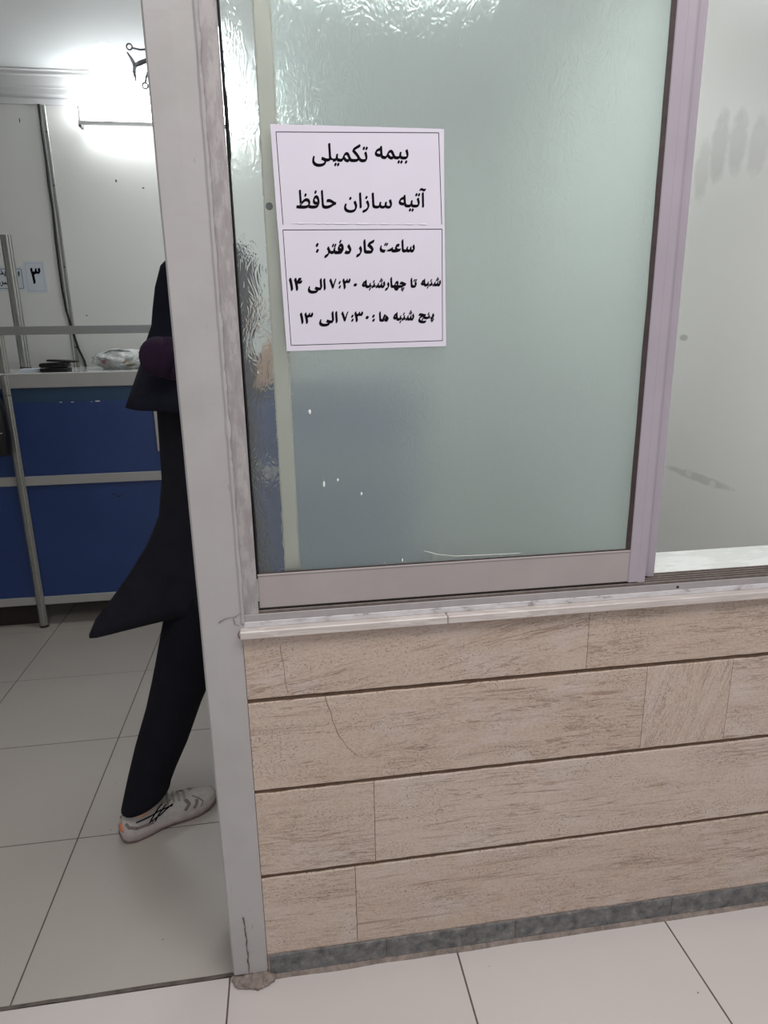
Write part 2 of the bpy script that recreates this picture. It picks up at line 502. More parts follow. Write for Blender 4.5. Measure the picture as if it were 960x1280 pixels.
# dark stone skirting with a pale joint, and a dusty cement toe
b = MB(); b.mat(M['granite'])
xs = [-0.108, 0.175, 0.505, 0.93, 1.62]
for x0, x1 in zip(xs[:-1], xs[1:]):
    b.box(x0+0.001, x1-0.001, WY-0.004, WY+0.02, 0.010, 0.0665, 0.0015)
b.mat(M['rubble']); b.box(-0.112, 1.62, WY-0.0015, WY+0.02, 0.0, 0.0685)
rings = []
for i in range(60):
    x = -0.115 + i*0.0295
    d = 0.010 + 0.003*noise.noise(Vector((x*9, 0, 0)))
    rings.append([(x, WY-d, 0.0), (x, WY-0.004, 0.010+0.002*noise.noise(Vector((x*14, 3, 0)))), (x, WY+0.01, 0.014), (x, WY+0.01, 0.0)])
b.loft(rings)
struct(b.build('baseboard_front'), 'dark grey stone skirting along the travertine dado')

# wall above window and door, and the hall wall left of the doorway
b = MB(); b.mat(M['hallwall'])
b.box(-0.196, 1.62, WY, WY+0.19, 2.33, CZ)
b.box(-1.30, -0.196, WY, WY+0.19, 2.20, CZ)
b.box(-2.97, -1.30, WY, WY+0.19, 0.0, CZ)
struct(b.build('wall_front'), 'painted wall above and beside the doorway')

# painted post (door jamb) : core, ridge, lintel, far jamb
b = MB(); b.mat(M['paint'])
rings = []
for i in range(70):
    z = 0.022 + i*(2.18/69)
    j = 0.0016*noise.noise(Vector((0, 1.7, z*9)))
    xr = -0.1085 + 0.0022*noise.noise(Vector((4, 1, z*14)))
    if z < 0.9: xr = -0.113
    rings.append([(-0.196+j*.4, WY+0.004, z), (-0.192+j*.3, WY-0.0015, z), (-0.150, WY-0.0025+j, z), (xr-0.006, WY-0.002, z), (xr, WY+0.0015, z), (xr, WY+0.19, z), (-0.196, WY+0.19, z)])
b.loft(rings)
# raised paint ridge along the window side
rings = []
for i in range(120):
    z = 0.93 + i*(1.35/119)
    w = 0.0045 + 0.0025*noise.noise(Vector((7, 2, z*26))) + 0.0012*noise.noise(Vector((1, 2, z*90)))
    x = -0.1105 + 0.0015*noise.noise(Vector((2, 8, z*17)))
    rings.append([(x-w, WY-0.0015, z), (x, WY-0.0060, z), (x+w, WY-0.0012, z), (x, WY+0.004, z)])
b.loft(rings)
b.box(-1.22, -0.196, WY-0.001, WY+0.19, 2.16, 2.20)
b.box(-1.30, -1.22, WY-0.001, WY+0.19, 0.0, 2.20)
b.mat(M['mortar'])
def crack2(pts, w):
    out = []
    for (x0, z0), (x1, z1) in zip(pts[:-1], pts[1:]):
        n = max(2, int(math.hypot(x1-x0, z1-z0)/0.006))
        out += [(x0+(x1-x0)*i/n+random.uniform(-.0012,.0012), WY-0.0044, z0+(z1-z0)*i/n+random.uniform(-.0012,.0012)) for i in range(n)]
    out.append((pts[-1][0], WY-0.0044, pts[-1][1]))
    b.ribbon(out, [w*random.uniform(.4,1.3) for _ in out], 'y')
crack2([(-0.158,0.936),(-0.143,0.943),(-0.125,0.946),(-0.112,0.952)], 0.0014)
crack2([(-0.128,0.945),(-0.124,0.930),(-0.116,0.925)], 0.0012)
crack2([(-0.115,0.915),(-0.122,0.905),(-0.116,0.896)], 0.002)
crack2([(-0.160,0.19),(-0.158,0.15),(-0.1575,0.10),(-0.158,0.06),(-0.157,0.026)], 0.0026)
struct(b.build('door_1'), 'cream painted doorway post beside the window')

# crumbled mortar at the foot of the post
b = MB(); b.mat(M['rubble'])
for cx, cy, r in ((-0.165,1.283,.022),(-0.14,1.281,.026),(-0.118,1.284,.022),(-0.185,1.288,.015),(-0.150,1.272,.013),(-0.128,1.270,.014)):
    bm = bmesh.new(); bmesh.ops.create_icosphere(bm, subdivisions=3, radius=r)
    for v in bm.verts:
        v.co *= 1 + 0.45*noise.noise(v.co*70 + Vector((cx*50, 0, 0)))
        v.co.z *= 0.62
    b.absorb(bm, Matrix.Translation((cx, cy, 0.006)))
b.box(-0.194, -0.112, WY+0.004, WY+0.18, 0.0, 0.030)
struct(b.build('trim_2'), 'crumbling mortar at the foot of the cream post')

# marble sill outside and inside
b = MB(); b.mat(M['sill'])
b.box(-0.116, 0.318, 1.268, 1.300, 0.900, 0.9175, 0.002)
b.box(0.319, 1.62, 1.268, 1.300, 0.900, 0.9175, 0.002)
struct(b.build('trim_3'), 'pale marble sill strip above the travertine')
b = MB(); b.mat(M['sill_in'])
b.box(-0.105, 1.345, 1.353, 1.50, 0.905, 0.945, 0.002)
struct(b.build('trim_4'), 'white marble inner window sill')

# fixed window frame: jamb, track, head
win = bpy.data.objects.new('window_1', None); win.location = (0.35, WY, 0.918); link(win)
struct(win, 'painted aluminium sliding window frame')
def wpart(mb, name, m=None, smooth=None):
    o = mb.build(name, m, None, smooth); o.parent = win
    o.matrix_parent_inverse = Matrix.Translation(win.location).inverted()
    return o
b = MB(); b.mat(M['flaky'])
rings = []
for i in range(90):
    z = 0.946 + i*(1.37/89)
    e = 0.0011*noise.noise(Vector((3, 3, z*31)))
    rings.append([(-0.1085, WY+0.003+e, z), (-0.0785+e*.6, WY+0.002, z), (-0.0765, WY+0.004, z), (-0.0765, WY+0.012, z), (-0.100, WY+0.064, z), (-0.1085, WY+0.064, z)])
b.loft(rings)
wpart(b, 'window_jamb')
b = MB()
b.mat(M['worn']);   b.box(-0.108, 1.62, WY+0.0005, WY+0.004, 0.9175, 0.9300, 0.0008)
b.mat(M['lipgrey']); b.box(-0.108, 1.62, WY+0.0015, WY+0.0045, 0.9300, 0.9455, 0.0008)
b.mat(M['trackdark']); b.box(-0.108, 1.62, WY+0.0045, 1.352, 0.9175, 0.9430)
b.mat(M['track'])
for y in (1.2985, 1.311, 1.323, 1.337, 1.349):
    b.box(-0.100, 1.62, y-0.0012, y+0.0012, 0.9430, 0.9500, 0.0005)
b.mat(M['black_rubber']); b.ellipsoid((0.855, WY+0.0012, 0.9365), (.0035,.0008,.003), 10, 6)
wpart(b, 'window_track')
b = MB(); b.mat(M['mauve']); b.box(-0.1085, 1.62, WY+0.002, 1.352, 2.29, 2.33, 0.002)
wpart(b, 'window_head')

# ---- sliding sashes
def sash(label, x0, x1, y0, y1, stile_l, stile_r, rail, glass, gl_y, front):
    t = thing('window_sash', ((x0+x1)/2, (y0+y1)/2, 0.950), label, 'window sash', group='sliding window sashes')
    off = Vector(t.location)
    def P(mb, name, m=None, smooth=None):
        o = mb.build(name, m, t, smooth); o.data.transform(Matrix.Translation(-off)); return o
    zt = 2.285
    # bottom rail
    b = MB(); b.mat(M['railp'])
    b.box(x0+ (0.001 if front else stile_l), x1-stile_r, y0+0.001, y1, 0.9545, rail, 0.0015)
    b.box(x0+ (0.001 if front else stile_l), x1-stile_r, y0-0.0005, y0+0.004, rail-0.004, rail, 0.0008)
    P(b, 'bottom_rail')
    b = MB(); b.mat(M['railp']); b.box(x0+stile_l, x1-stile_r, y0+0.001, y1, zt-0.05, zt, 0.0015); P(b, 'top_rail')
    # right stile with a shallow step
    b = MB(); b.mat(M['mauve'])
    b.box(x1-stile_r, x1, y0, y1, 0.9515, zt, 0.002)
    b.box(x1-stile_r*0.42, x1+0.0003, y0-0.0004, y0+0.004, 0.9515, zt, 0.0003)
    P(b, 'stile')
    if not front:
        b = MB(); b.mat(M['beige']); b.box(x0, x0+stile_l, y0, y1, 0.9515, zt, 0.003)
        P(b, 'stile')
        b = MB(); b.mat(M['black_rubber'])
        bm = bmesh.new(); bmesh.ops.create_cone(bm, segments=16, radius1=.0065, radius2=.0055, depth=.003, cap_ends=True)
        b.absorb(bm, Matrix.Translation((x0+0.010, y0-0.0015, 1.727)) @ Matrix.Rotation(PI/2, 4, 'X')); P(b, 'screw_cap')
    # gasket
    b = MB(); b.mat(M['gasket'])
    gr = x1-stile_r
    rings = []
    for i in range(60):
        z = rail-0.001 + i*((zt-0.05-rail)/59)
        w = 0.0095 + 0.0015*noise.noise(Vector((5, 0, z*8)))
        rings.append([(gr-w, gl_y-0.002, z), (gr-w*.4, y0+0.001, z), (gr, y0+0.001, z), (gr, gl_y, z)])
    b.loft(rings)
    b.box(x0+0.004, gr, gl_y-0.0045, gl_y, rail-0.001, rail+0.0022, 0.0006)
    if front:
        b.mat(M['black_rubber'])
        rings = []
        for i in range(80):
            z = rail-0.004 + i*((zt-0.05-rail)/79)
            w = 0.0042 + 0.0016*noise.noise(Vector((9, 0, z*10))) + (0.0022 if 1.80 < z < 1.9 else 0)
            if z < 1.12: w += 0.0012
            rings.append([(x0-0.0005, y0+0.004, z), (x0+w*.5, y0+0.001, z), (x0+w, gl_y-0.001, z), (x0, gl_y, z)])
        b.loft(rings)
    P(b, 'gasket')
    # pane
    b = MB(); b.mat(glass)
    b.box((x0 if front else x0+stile_l-.004), gr+0.004, gl_y, gl_y+0.004, rail-0.006, zt-0.045)
    if front:
        b.mat(M['drip'])
        for dx, dz, rx, rz in ((0.047,1.355,.0028,.0048),(0.069,1.210,.0024,.0062),(0.097,1.217,.0022,.0034),(0.144,1.186,.0022,.0036),(0.227,1.038,.0018,.0042),(-0.047,1.432,.0012,.0024),(0.19,1.022+.012,.0016,.0012),(0.015,1.39,.0012,.0018)):
            b.ellipsoid((dx, gl_y-0.0003, dz), (rx, .0012, rz), 10, 8)
        b.tube([(0.274,gl_y-.0004,1.056),(0.30,gl_y-.0004,1.0465),(0.343,gl_y-.0004,1.0395),(0.40,gl_y-.0004,1.038),(0.486,gl_y-.0004,1.0365)], 0.0006, 6)
    P(b, 'glass_pane')
    return t
sash('front sliding sash with patterned frosted pane carrying the two paper notices', -0.0755, 0.7775, 1.297, 1.3115, 0.0, 0.0395, 1.0290, M['frost'], 1.3035, True)
sash('rear sliding sash pushed behind the front pane, its beige stile showing through the glass', -0.019, 0.8165, 1.3265, 1.343, 0.032, 0.0395, 1.0120, M['frost2'], 1.333, False)

# ------------------------------------------------------------------ lettering
FORMS = {  # isolated, final, initial, medial
 'ا':(0xFE8D,0xFE8E,0,0),'آ':(0xFE81,0xFE82,0,0),'ب':(0xFE8F,0xFE90,0xFE91,0xFE92),'پ':(0xFB56,0xFB57,0xFB58,0xFB59),
 'ت':(0xFE95,0xFE96,0xFE97,0xFE98),'ج':(0xFE9D,0xFE9E,0xFE9F,0xFEA0),'چ':(0xFB7A,0xFB7B,0xFB7C,0xFB7D),'ح':(0xFEA1,0xFEA2,0xFEA3,0xFEA4),
 'د':(0xFEA9,0xFEAA,0,0),'ذ':(0xFEAB,0xFEAC,0,0),'ر':(0xFEAD,0xFEAE,0,0),'ز':(0xFEAF,0xFEB0,0,0),'س':(0xFEB1,0xFEB2,0xFEB3,0xFEB4),'ش':(0xFEB5,0xFEB6,0xFEB7,0xFEB8),
 'ظ':(0xFEC5,0xFEC6,0xFEC7,0xFEC8),'ع':(0xFEC9,0xFECA,0xFECB,0xFECC),'ف':(0xFED1,0xFED2,0xFED3,0xFED4),'ک':(0xFB8E,0xFB8F,0xFB90,0xFB91),
 'ل':(0xFEDD,0xFEDE,0xFEDF,0xFEE0),'م':(0xFEE1,0xFEE2,0xFEE3,0xFEE4),'ن':(0xFEE5,0xFEE6,0xFEE7,0xFEE8),'و':(0xFEED,0xFEEE,0,0),
 'ه':(0xFEE9,0xFEEA,0xFEEB,0xFEEC),'ی':(0xFBFC,0xFBFD,0xFBFE,0xFBFF)}
def shape(w):
    out = []
    for i, c in enumerate(w):
        if c not in FORMS: out.append(c); continue
        f = FORMS[c]
        pj = i > 0 and w[i-1] in FORMS and FORMS[w[i-1]][2] != 0
        nj = i+1 < len(w) and w[i+1] in FORMS and f[2] != 0
        out.append(chr(f[3] if (pj and nj) else f[1] if pj else f[2] if nj else f[0]))
    return ''.join(reversed(out)) if any(c in FORMS for c in w) else ''.join(out)

def text_into(mb, word, box, y, bold=0.0, depth=0.0003):
    """lay one word's outlines into the (x,z) box on plane y"""
    cu = bpy.data.curves.new('word', 'FONT'); cu.body = shape(word)
    ob = bpy.data.objects.new('word', cu); COL.objects.link(ob)
    dg = bpy.context.evaluated_depsgraph_get(); dg.update()
    me = bpy.data.meshes.new_from_object(ob.evaluated_get(dg))
    xs = [v.co.x for v in me.vertices]; ys = [v.co.y for v in me.vertices]
    ax, bx, ay, by = min(xs), max(xs), min(ys), max(ys)
    x0, z0, x1, z1 = box
    # a broad slanted nib: the outline is laid several times along the nib edge
    nx, nz = bold*0.55, bold
    K_ = 5 if bold > 0 else 1
    for q in range(K_):
        f = (q/(K_-1)*2-1) if K_ > 1 else 0.0
        ax0, ax1, az0, az1 = x0+nx, x1-nx, z0+nz, z1-nz
        vs = [mb.bm.verts.new((ax0+(v.co.x-ax)/(bx-ax)*(ax1-ax0)+f*nx, y-depth-q*2e-6, az0+(v.co.y-ay)/(by-ay)*(az1-az0)+f*nz)) for v in me.vertices]
        for p in me.polygons: mb.face([vs[i] for i in p.vertices])
    bpy.data.objects.remove(ob); bpy.data.curves.remove(cu); bpy.data.meshes.remove(me)

def quad_sheet(mb, q, y, thick=0.0003, n=14, curl=0.0):
    """paper from four (x,z) corners tl,tr,br,bl: thin grid with a faint ripple"""
    tl, tr, br, bl = [Vector(p) for p in q]
    def pt(u, v, yy):
        a = tl.lerp(tr, u); c = bl.lerp(br, u); p = a.lerp(c, v)
        w = curl*noise.noise(Vector((u*3, v*3, q[0][0]*9)))
        return (p.x, yy - abs(w), p.y)
    for yy in (y, y-thick):
        g = [[mb.bm.verts.new(pt(i/n, j/n, yy)) for i in range(n+1)] for j in range(n+1)]
        for j in range(n):
            for i in range(n): mb.face([g[j][i], g[j][i+1], g[j+1][i+1], g[j+1][i]])
def line_on(mb, a, c, y, w):
    mb.ribbon([(a[0], y, a[1]), (c[0], y, c[1])], w, 'y')

PY = 1.3032
def notice(label, sheet, border, words, bold, open_bottom=False):
    cx = (sheet[0][0]+sheet[1][0])/2; cz = sheet[3][1]
    t = thing('paper_notice', (cx, PY, cz), label, 'notice', group='paper notices on the window')
    off = Matrix.Translation(-Vector(t.location))
    yl = PY if open_bottom else PY-0.0008
    b = MB(); b.mat(M['paper']); quad_sheet(b, sheet, yl, curl=0.0); o = b.build('sheet', None, t, recalc=False); o.data.transform(off)
    b = MB(); b.mat(M['ink'])
    yb_ = yl-0.0006
    tl, tr, br, bl = border
    line_on(b, tl, tr, yb_, .0011); line_on(b, tr, br, yb_, .0011); line_on(b, tl, bl, yb_, .0011)
    if not open_bottom: line_on(b, bl, br, yb_, .0011)
    o = b.build('printed_border', None, t, recalc=False); o.data.transform(off)
    lines = []
    for w, bx in words:
        zc_ = (bx[1]+bx[3])/2
        if not lines or abs(lines[-1][0]-zc_) > 0.02: lines.append((zc_, []))
        lines[-1][1].append((w, bx))
    for _, ws in lines:
        b = MB(); b.mat(M['ink'])
        for w, bx in ws: text_into(b, w, bx, yl-0.0003, bold)
        o = b.build('lettering_line', None, t, recalc=False); o.data.transform(off)
    return t, off
K = 1.0117     # measured on the wall face, laid on the pane a little behind it
def KB(b): return (b[0]*K, 1.5+(b[1]-1.5)*K, b[2]*K, 1.5+(b[3]-1.5)*K)
def KP(q): return [(x*K, 1.5+(z-1.5)*K) for x, z in q]
up_words = [('بیمه', (0.1813,1.7927,0.2423,1.8206)), ('تکمیلی', (0.0701,1.7851,0.1692,1.8232)),
            ('آتیه', (0.2234,1.7137,0.2743,1.7535)), ('سازان', (0.1237,1.7108,0.2114,1.7446)), ('حافظ', (0.0386,1.7168,0.1102,1.7477))]
lo_words = [('ساعت', (0.1871,1.6433,0.2531,1.6664)), ('کار', (0.1431,1.6350,0.1782,1.6662)), ('دفتر', (0.0849,1.6339,0.1351,1.6653)), (':', (0.0701,1.6432,0.0759,1.6597)),
            ('شنبه', (0.2641,1.5800,0.3028,1.6006)), ('تا', (0.2442,1.5816,0.2570,1.5996)), ('چهارشنبه', (0.1527,1.5750,0.2364,1.6010)),
            ('۷', (0.0925,1.5802,0.1061,1.5991)), (':', (0.1092,1.5813,0.1140,1.5946)), ('۳', (0.1165,1.5801,0.1321,1.5990)), ('۰', (0.1365,1.5845,0.1446,1.5906)),
            ('الی', (0.0526,1.5728,0.0860,1.5993)), ('۱۴', (0.0189,1.5777,0.0437,1.6006)),
            ('پنج', (0.2589,1.5174,0.2901,1.5372)), ('شنبه', (0.2106,1.5180,0.2514,1.5417)), ('ها', (0.1837,1.5213,0.2023,1.5401)), (':', (0.1705,1.5216,0.1762,1.5345)),
            ('۰', (0.1574,1.5260,0.1652,1.5327)), ('۳', (0.1370,1.5212,0.1541,1.5406)), (':', (0.1308,1.5221,0.1361,1.5349)), ('۷', (0.1126,1.5215,0.1264,1.5409)),
            ('الی', (0.0709,1.5141,0.1060,1.5413)), ('۱۳', (0.0357,1.5193,0.0609,1.5398))]
tu, offu = notice('upper white paper notice in large black lettering, two lines naming the insurance office',
       KP([(0.0006,1.8508),(0.3068,1.8505),(0.3091,1.680),(0.0040,1.680)]), KP([(0.0098,1.8387),(0.2971,1.8440),(0.3037,1.6925),(0.0139,1.6895)]),
       [(w, KB(x)) for w, x in up_words], 0.0010, True)
tl_, offl = notice('lower white paper notice with bordered bold opening hours in three lines',
       KP([(0.0043,1.6902),(0.3091,1.6902),(0.3138,1.4746),(0.0087,1.4708)]), KP([(0.013,1.6813),(0.3042,1.6842),(0.3065,1.4849),(0.0173,1.4812)]),
       [(w, KB(x)) for w, x in lo_words], 0.0016)
b = MB(); b.mat(M['tape'])
b.ribbon([(0.03+i*0.008, PY-0.0014, 1.6952) for i in range(32)], [random.choice((.0006,.0010,.0022,.0026)) for _ in range(32)], 'y')
o = b.build('tape', None, tl_, recalc=False); o.data.transform(offl); o['label'] = 'shiny clear tape along the join'

# ------------------------------------------------------------------ inner office shell
b = MB(); b.mat(M['wallp'])
b.box(-3.0, RX+0.12, BY, BY+0.12, 0.0, CZ)
b.mat(M['alu_dark'])
for x, z, rx, rz in ((-1.35,2.655,.003,.012),(-.88,2.36,.005,.008),(-.735,2.325,.007,.004),(-.62,2.12,.005,.005),(-.615,1.95,.005,.005),(-1.13,1.63,.006,.003)): b.ellipsoid((x, BY, z), (rx, .001, rz), 8, 6)
struct(b.build('wall_back'), 'off-white panel wall behind the counter')
b = MB(); b.mat(M['side']); b.box(RX, RX+0.12, 1.478, BY, 0.0, CZ)
struct(b.build('wall_right'), 'smeared white wall beyond the open window half')
b = MB(); b.mat(M['wallp']); b.box(-3.1, -2.98, 1.29, BY, 0.0, CZ)
struct(b.build('wall_left'), 'off-white wall at the far left of the office')
b = MB(); b.mat(M['plaster']); b.box(-3.0, RX+0.12, WY, BY+0.12, CZ, CZ+0.06)
struct(b.build('ceiling'), 'white plaster ceiling of the inner office')
b = MB(); b.mat(M['cornice'])
prof = [(BY, 2.732), (BY-0.012, 2.732), (BY-0.014, 2.760), (BY-0.004, 2.763), (BY-0.006, 2.768), (BY-0.034, 2.775), (BY-0.040, 2.800), (BY-0.046, 2.803), (BY-0.050, 2.812), (BY-0.085, 2.846), (BY-0.10, 2.850), (BY-0.105, 2.862), (BY-0.125, 2.864), (BY-0.125, CZ), (BY, CZ)]
b.prism(prof, 'x', -2.98, RX)
struct(b.build('trim_5'), 'stepped white cornice under the ceiling')
# aluminium panel joint on the back wall
b = MB(); b.mat(M['alu'])
b.box(-1.222, -1.206, BY-0.012, BY, 0.0, 2.732, 0.002)
b.box(-1.238, -1.231, BY-0.008, BY, 0.0, 2.732, 0.001)
b.mat(M['cornice']); b.box(-1.231, -1.222, BY-0.006, BY, 0.0, 2.732)
b.mat(M['black_rubber'])
for z in (1.45, 1.9, 2.33, 2.6): b.ellipsoid((-1.214, BY-0.012, z), (.004,.002,.004), 10, 6)
struct(b.build('trim_6'), 'aluminium panel joint strip on the back wall')

b = MB(); b.mat(M['cable']); b.smooth = True
cp = [(-1.236,2.732),(-1.238,2.6),(-1.236,2.45),(-1.240,2.34),(-1.236,2.2),(-1.242,2.05),(-1.244,1.9),(-1.243,1.78),(-1.236,1.66),(-1.222,1.58),(-1.208,1.50),(-1.196,1.44),(-1.172,1.37),(-1.16,1.28),(-1.15,1.1)]
b.tube([(x, BY-0.016, z) for x, z in cp], 0.0062, 8)
b.ellipsoid((-1.199, BY-0.018, 1.452), (.008,.008,.012), 10, 8)
tag(b.build('wall_cable'), 'thin black cable running down beside the aluminium joint of the back wall', 'cable')

# signs on the back wall
def wall_sign(name, label, x0, x1, z0, z1, words, bold, frame, lw=.003):
    t = thing(name, ((x0+x1)/2, BY, z0), label, 'sign', group='paper signs on the back wall')
    off = Matrix.Translation(-Vector(t.location))
    b = MB(); b.mat(M['paper2']); b.box(x0, x1, BY-0.002, BY-0.0002, z0, z1); b.build('sheet', None, t).data.transform(off)
    for w, bx in words:
        b = MB(); b.mat(M['ink']); text_into(b, w, bx, BY-0.002, bold, 0.0006)
        b.build('lettering', None, t, recalc=False).data.transform(off)
    b = MB(); b.mat(frame)
    for q in (((x0+.012,z0+.012),(x1-.012,z0+.012)),((x0+.012,z1-.012),(x1-.012,z1-.012)),((x0+.012,z0+.012),(x0+.012,z1-.012)),((x1-.012,z0+.012),(x1-.012,z1-.012))):
        line_on(b, q[0], q[1], BY-0.0026, lw)
    b.build('printed_border', None, t, recalc=False).data.transform(off)
    return t
M['thin'] = plain('grey_printed_line', lin(150,158,168), 0.6)
M['tealink'] = plain('dark_teal_line', lin(66,92,104), 0.6)
wall_sign('numeral_sign', 'white sheet with a single black Persian numeral three on the back wall', -1.443, -1.326, 1.758, 1.932, [('۳', (-1.408,1.808,-1.352,1.897))], 0.004, M['thin'], .0012)
wall_sign('reception_sign', 'bordered white sheet with two lines of small black text, half behind the aluminium pole', -1.72, -1.444, 1.772, 1.902,
          [('پذیرش', (-1.655,1.848,-1.540,1.886)), ('سرویس', (-1.66,1.795,-1.528,1.828)), ('و', (-1.478,1.848,-1.466,1.878))], 0.0015, M['tealink'])

# ------------------------------------------------------------------ reception counter
CX0, CX1, CY, CD = -1.352, 0.72, 3.54, 0.62
cn = thing('reception_counter', ((CX0+CX1)/2, CY+CD/2, 0.0), 'blue panelled reception counter framed in aluminium rails and poles', 'counter')
coff = Matrix.Translation(-Vector(cn.location))
def CP(mb, name, m=None, smooth=None, parent=None):
    o = mb.build(name, m, parent or cn, smooth); o.data.transform(coff); return o
def pole_prof(cx, cy, r):
    """octagonal exhibition pole with a slot in every face"""
    pts = []
    for k in range(8):
        a = PI/8 + k*PI/4; a2 = a + PI/4
        p = Vector((math.cos(a), math.sin(a)))*r; q = Vector((math.cos(a2), math.sin(a2)))*r
        mid = (p+q)/2; nin = -mid.normalized()*r*0.2
        pts += [p, p.lerp(q, .34), p.lerp(q, .36)+nin, p.lerp(q, .64)+nin, p.lerp(q, .66)]
    return [(cx+p.x, cy+p.y) for p in pts]
def pole(cx, cy, r, z0, z1, foot=True, joint=None):
    b = MB(); b.mat(M['alu']); b.prism(pole_prof(cx, cy, r), 'z', z0, z1)
    if joint: b.mat(M['alu_dark']); b.prism([(cx+math.cos(k*PI/6)*r*.96, cy+math.sin(k*PI/6)*r*.96) for k in range(12)], 'z', joint-.003, joint+.003)
    p = CP(b, 'pole')
    if foot:
        b = MB(); b.mat(M['dark']); b.prism([(cx+math.cos(k*PI/8)*r*1.05, cy+math.sin(k*PI/8)*r*1.05) for k in range(16)], 'z', 0.0, 0.012)
        o = b.build('pole_foot', None, p); o.data.transform(coff)
pole(-1.348, CY-0.004, 0.0215, 0.010, 1.331, True, 1.235)
pole(CX1-0.02, CY, 0.0215, 0.010, 1.331)
pole(-0.35, CY+0.03, 0.0215, 0.010, 1.30)
pole(CX0+0.02, CY+CD-0.03, 0.0215, 0.010, 1.33)
pole(CX1-0.02, CY+CD-0.03, 0.0215, 0.010, 1.33)
def rail(z0, z1, y0=CY-0.012, y1=CY+0.018, x0=-1.328, x1=CX1-0.04, name='rail'):
    b = MB(); b.mat(M['rail']); b.box(x0, x1, y0, y1, z0, z1, 0.002)
    CP(b, name)
rail(1.268, 1.332); rail(0.778, 0.826); rail(0.128, 0.172)
rail(1.285, 1.330, CY+CD-0.02, CY+CD, CX0+.04, CX1-.04)
def panel(z0, z1, m, chips=(), x0=-1.328, x1=CX1-0.04, y=CY):
    b = MB(); b.mat(m); b.box(x0, x1, y-0.002, y+0.012, z0, z1)
    b.mat(M['white'])
    for x, z, w, h in chips: b.box(x-w/2, x+w/2, y-0.0026, y-0.0015, z-h/2, z+h/2)
    return CP(b, 'panel')
panel(1.1965, 1.268, M['blue_up'])
panel(0.826, 1.196, M['blue'], [(-1.105,1.194,.012,.003),(-1.05,1.1935,.014,.003),(-0.93,1.1945,.022,.005),(-0.96,1.192,.008,.002)])
M['scuff'] = M['dark']
panel(0.172, 0.778, M['blue'])
b = MB(); b.mat(M['dark'])
for x, z, w, h in ((-0.905,.712,.03,.005),(-0.885,.700,.02,.008),(-0.87,.708,.015,.004)): b.ellipsoid((x, CY-.002, z), (w/2,.0006,h/2), 8, 6)
o = CP(b, 'scuff_mark')
# white vertical strip on the front, seen past the walker's sleeve
b = MB(); b.mat(M['rail']); b.box(-0.664, -0.628, CY-0.010, CY-0.001, 0.930, 1.268, 0.0015); CP(b, 'upright_strip')
# left wing running on past the corner pole
b = MB(); b.mat(M['blue'])
for z0, z1 in ((0.172,0.778),(0.826,1.268)): b.box(-2.30, -1.368, CY+0.002, CY+0.014, z0, z1)
CP(b, 'panel')
for z0, z1 in ((0.128,0.172),(0.778,0.826),(1.268,1.332)): rail(z0, z1, CY-0.006, CY+0.020, -2.30, -1.368)
# top and a dark sheet standing for the shaded gap under the left wing
b = MB(); b.mat(M['topm']); b.box(-2.30, CX1, CY-0.012, CY+CD, 1.332, 1.340, 0.002); CP(b, 'counter_top')
b = MB(); b.mat(M['dark']); b.box(-2.30, -1.37, CY+0.05, CY+0.07, 0.0, 0.172); CP(b, 'gap_shade_sheet')
b = MB(); b.mat(M['dark']); b.box(-1.33, CX1-.05, CY+CD-0.10, CY+CD-0.08, 0.0, 1.28); CP(b, 'back_panel')  # dark sheet for the shade inside the hollow counter
b = MB(); b.mat(M['white']); b.tube([(-0.985,CY+.03,.135),(-0.982,CY+.025,.09),(-0.990,CY+.02,.06),(-0.975,CY+.01,.03)], .003, 6); CP(b, 'cord_end')

# ---- aluminium screen frame standing on the counter
sf = thing('screen_frame', (-0.3, CY, 1.340), 'aluminium screen frame standing on the counter, flat grey bar on poles', 'frame')
soff = Matrix.Translation(-Vector(sf.location))
for cx, cy, r, z1 in ((-1.348, CY+0.012, 0.0205, 1.521), (CX1-0.025, CY+0.012, 0.0205, 1.521)):
    b = MB(); b.mat(M['alu']); b.prism(pole_prof(cx, cy, r), 'z', 1.3403, z1); b.build('pole', None, sf).data.transform(soff)
b = MB(); b.mat(M['barp']); b.box(-2.28, CX1, CY-0.004, CY+0.026, 1.521, 1.560, .002); b.build('upper_bar', None, sf).data.transform(soff)
t = thing('aluminium_pole', (-1.428, 4.06, 1.340), 'slotted aluminium pole standing on the counter in front of the reception sign', 'pole')
b = MB(); b.mat(M['alu']); b.prism(pole_prof(0, 0, .027), 'z', .0003, .70); b.build('shaft', None, t)
b = MB(); b.mat(M['alu_dark']); b.prism([(math.cos(k*PI/8)*.030, math.sin(k*PI/8)*.030) for k in range(16)], 'z', .0002, .010); b.build('foot', None, t)

# ---- things on the counter
TZ = 1.3405
def wallet(label, x, y, z, w, d, h, rot, m):
    t = thing('folding_wallet', (x, y, z), label, 'wallet', rot, 'black wallets on the counter')
    b = MB(); b.mat(m); b.box(-w/2, w/2, -d/2, d/2, 0, h*.54, .003, 2); b.build('lower_flap', None, t, True)
    b = MB(); b.mat(m)
    rings = []
    for i in range(9):
        u = i/8; x_ = -w/2 + w*u; lift = h*.56 + .002*math.sin(u*PI)
        rings.append([(x_, -d/2-.001, lift-.002), (x_, d/2, lift-.002), (x_, d/2, lift+h*.34), (x_, -d/2-.001, lift+h*.34)])
    b.loft(rings); b.build('upper_flap', None, t, True)
    b = MB(); b.mat(m)
    b.tube([(-w/2+.004, -d/2+.004, h*.47), (-w/2+.004, d/2-.004, h*.47)], h*.44, 12); b.build('spine', None, t, True)
wallet('black folded wallet lying flat at the bottom of the small pile on the counter', -1.123, 3.60, TZ, .125, .085, .020, 0.0, M['leather'])
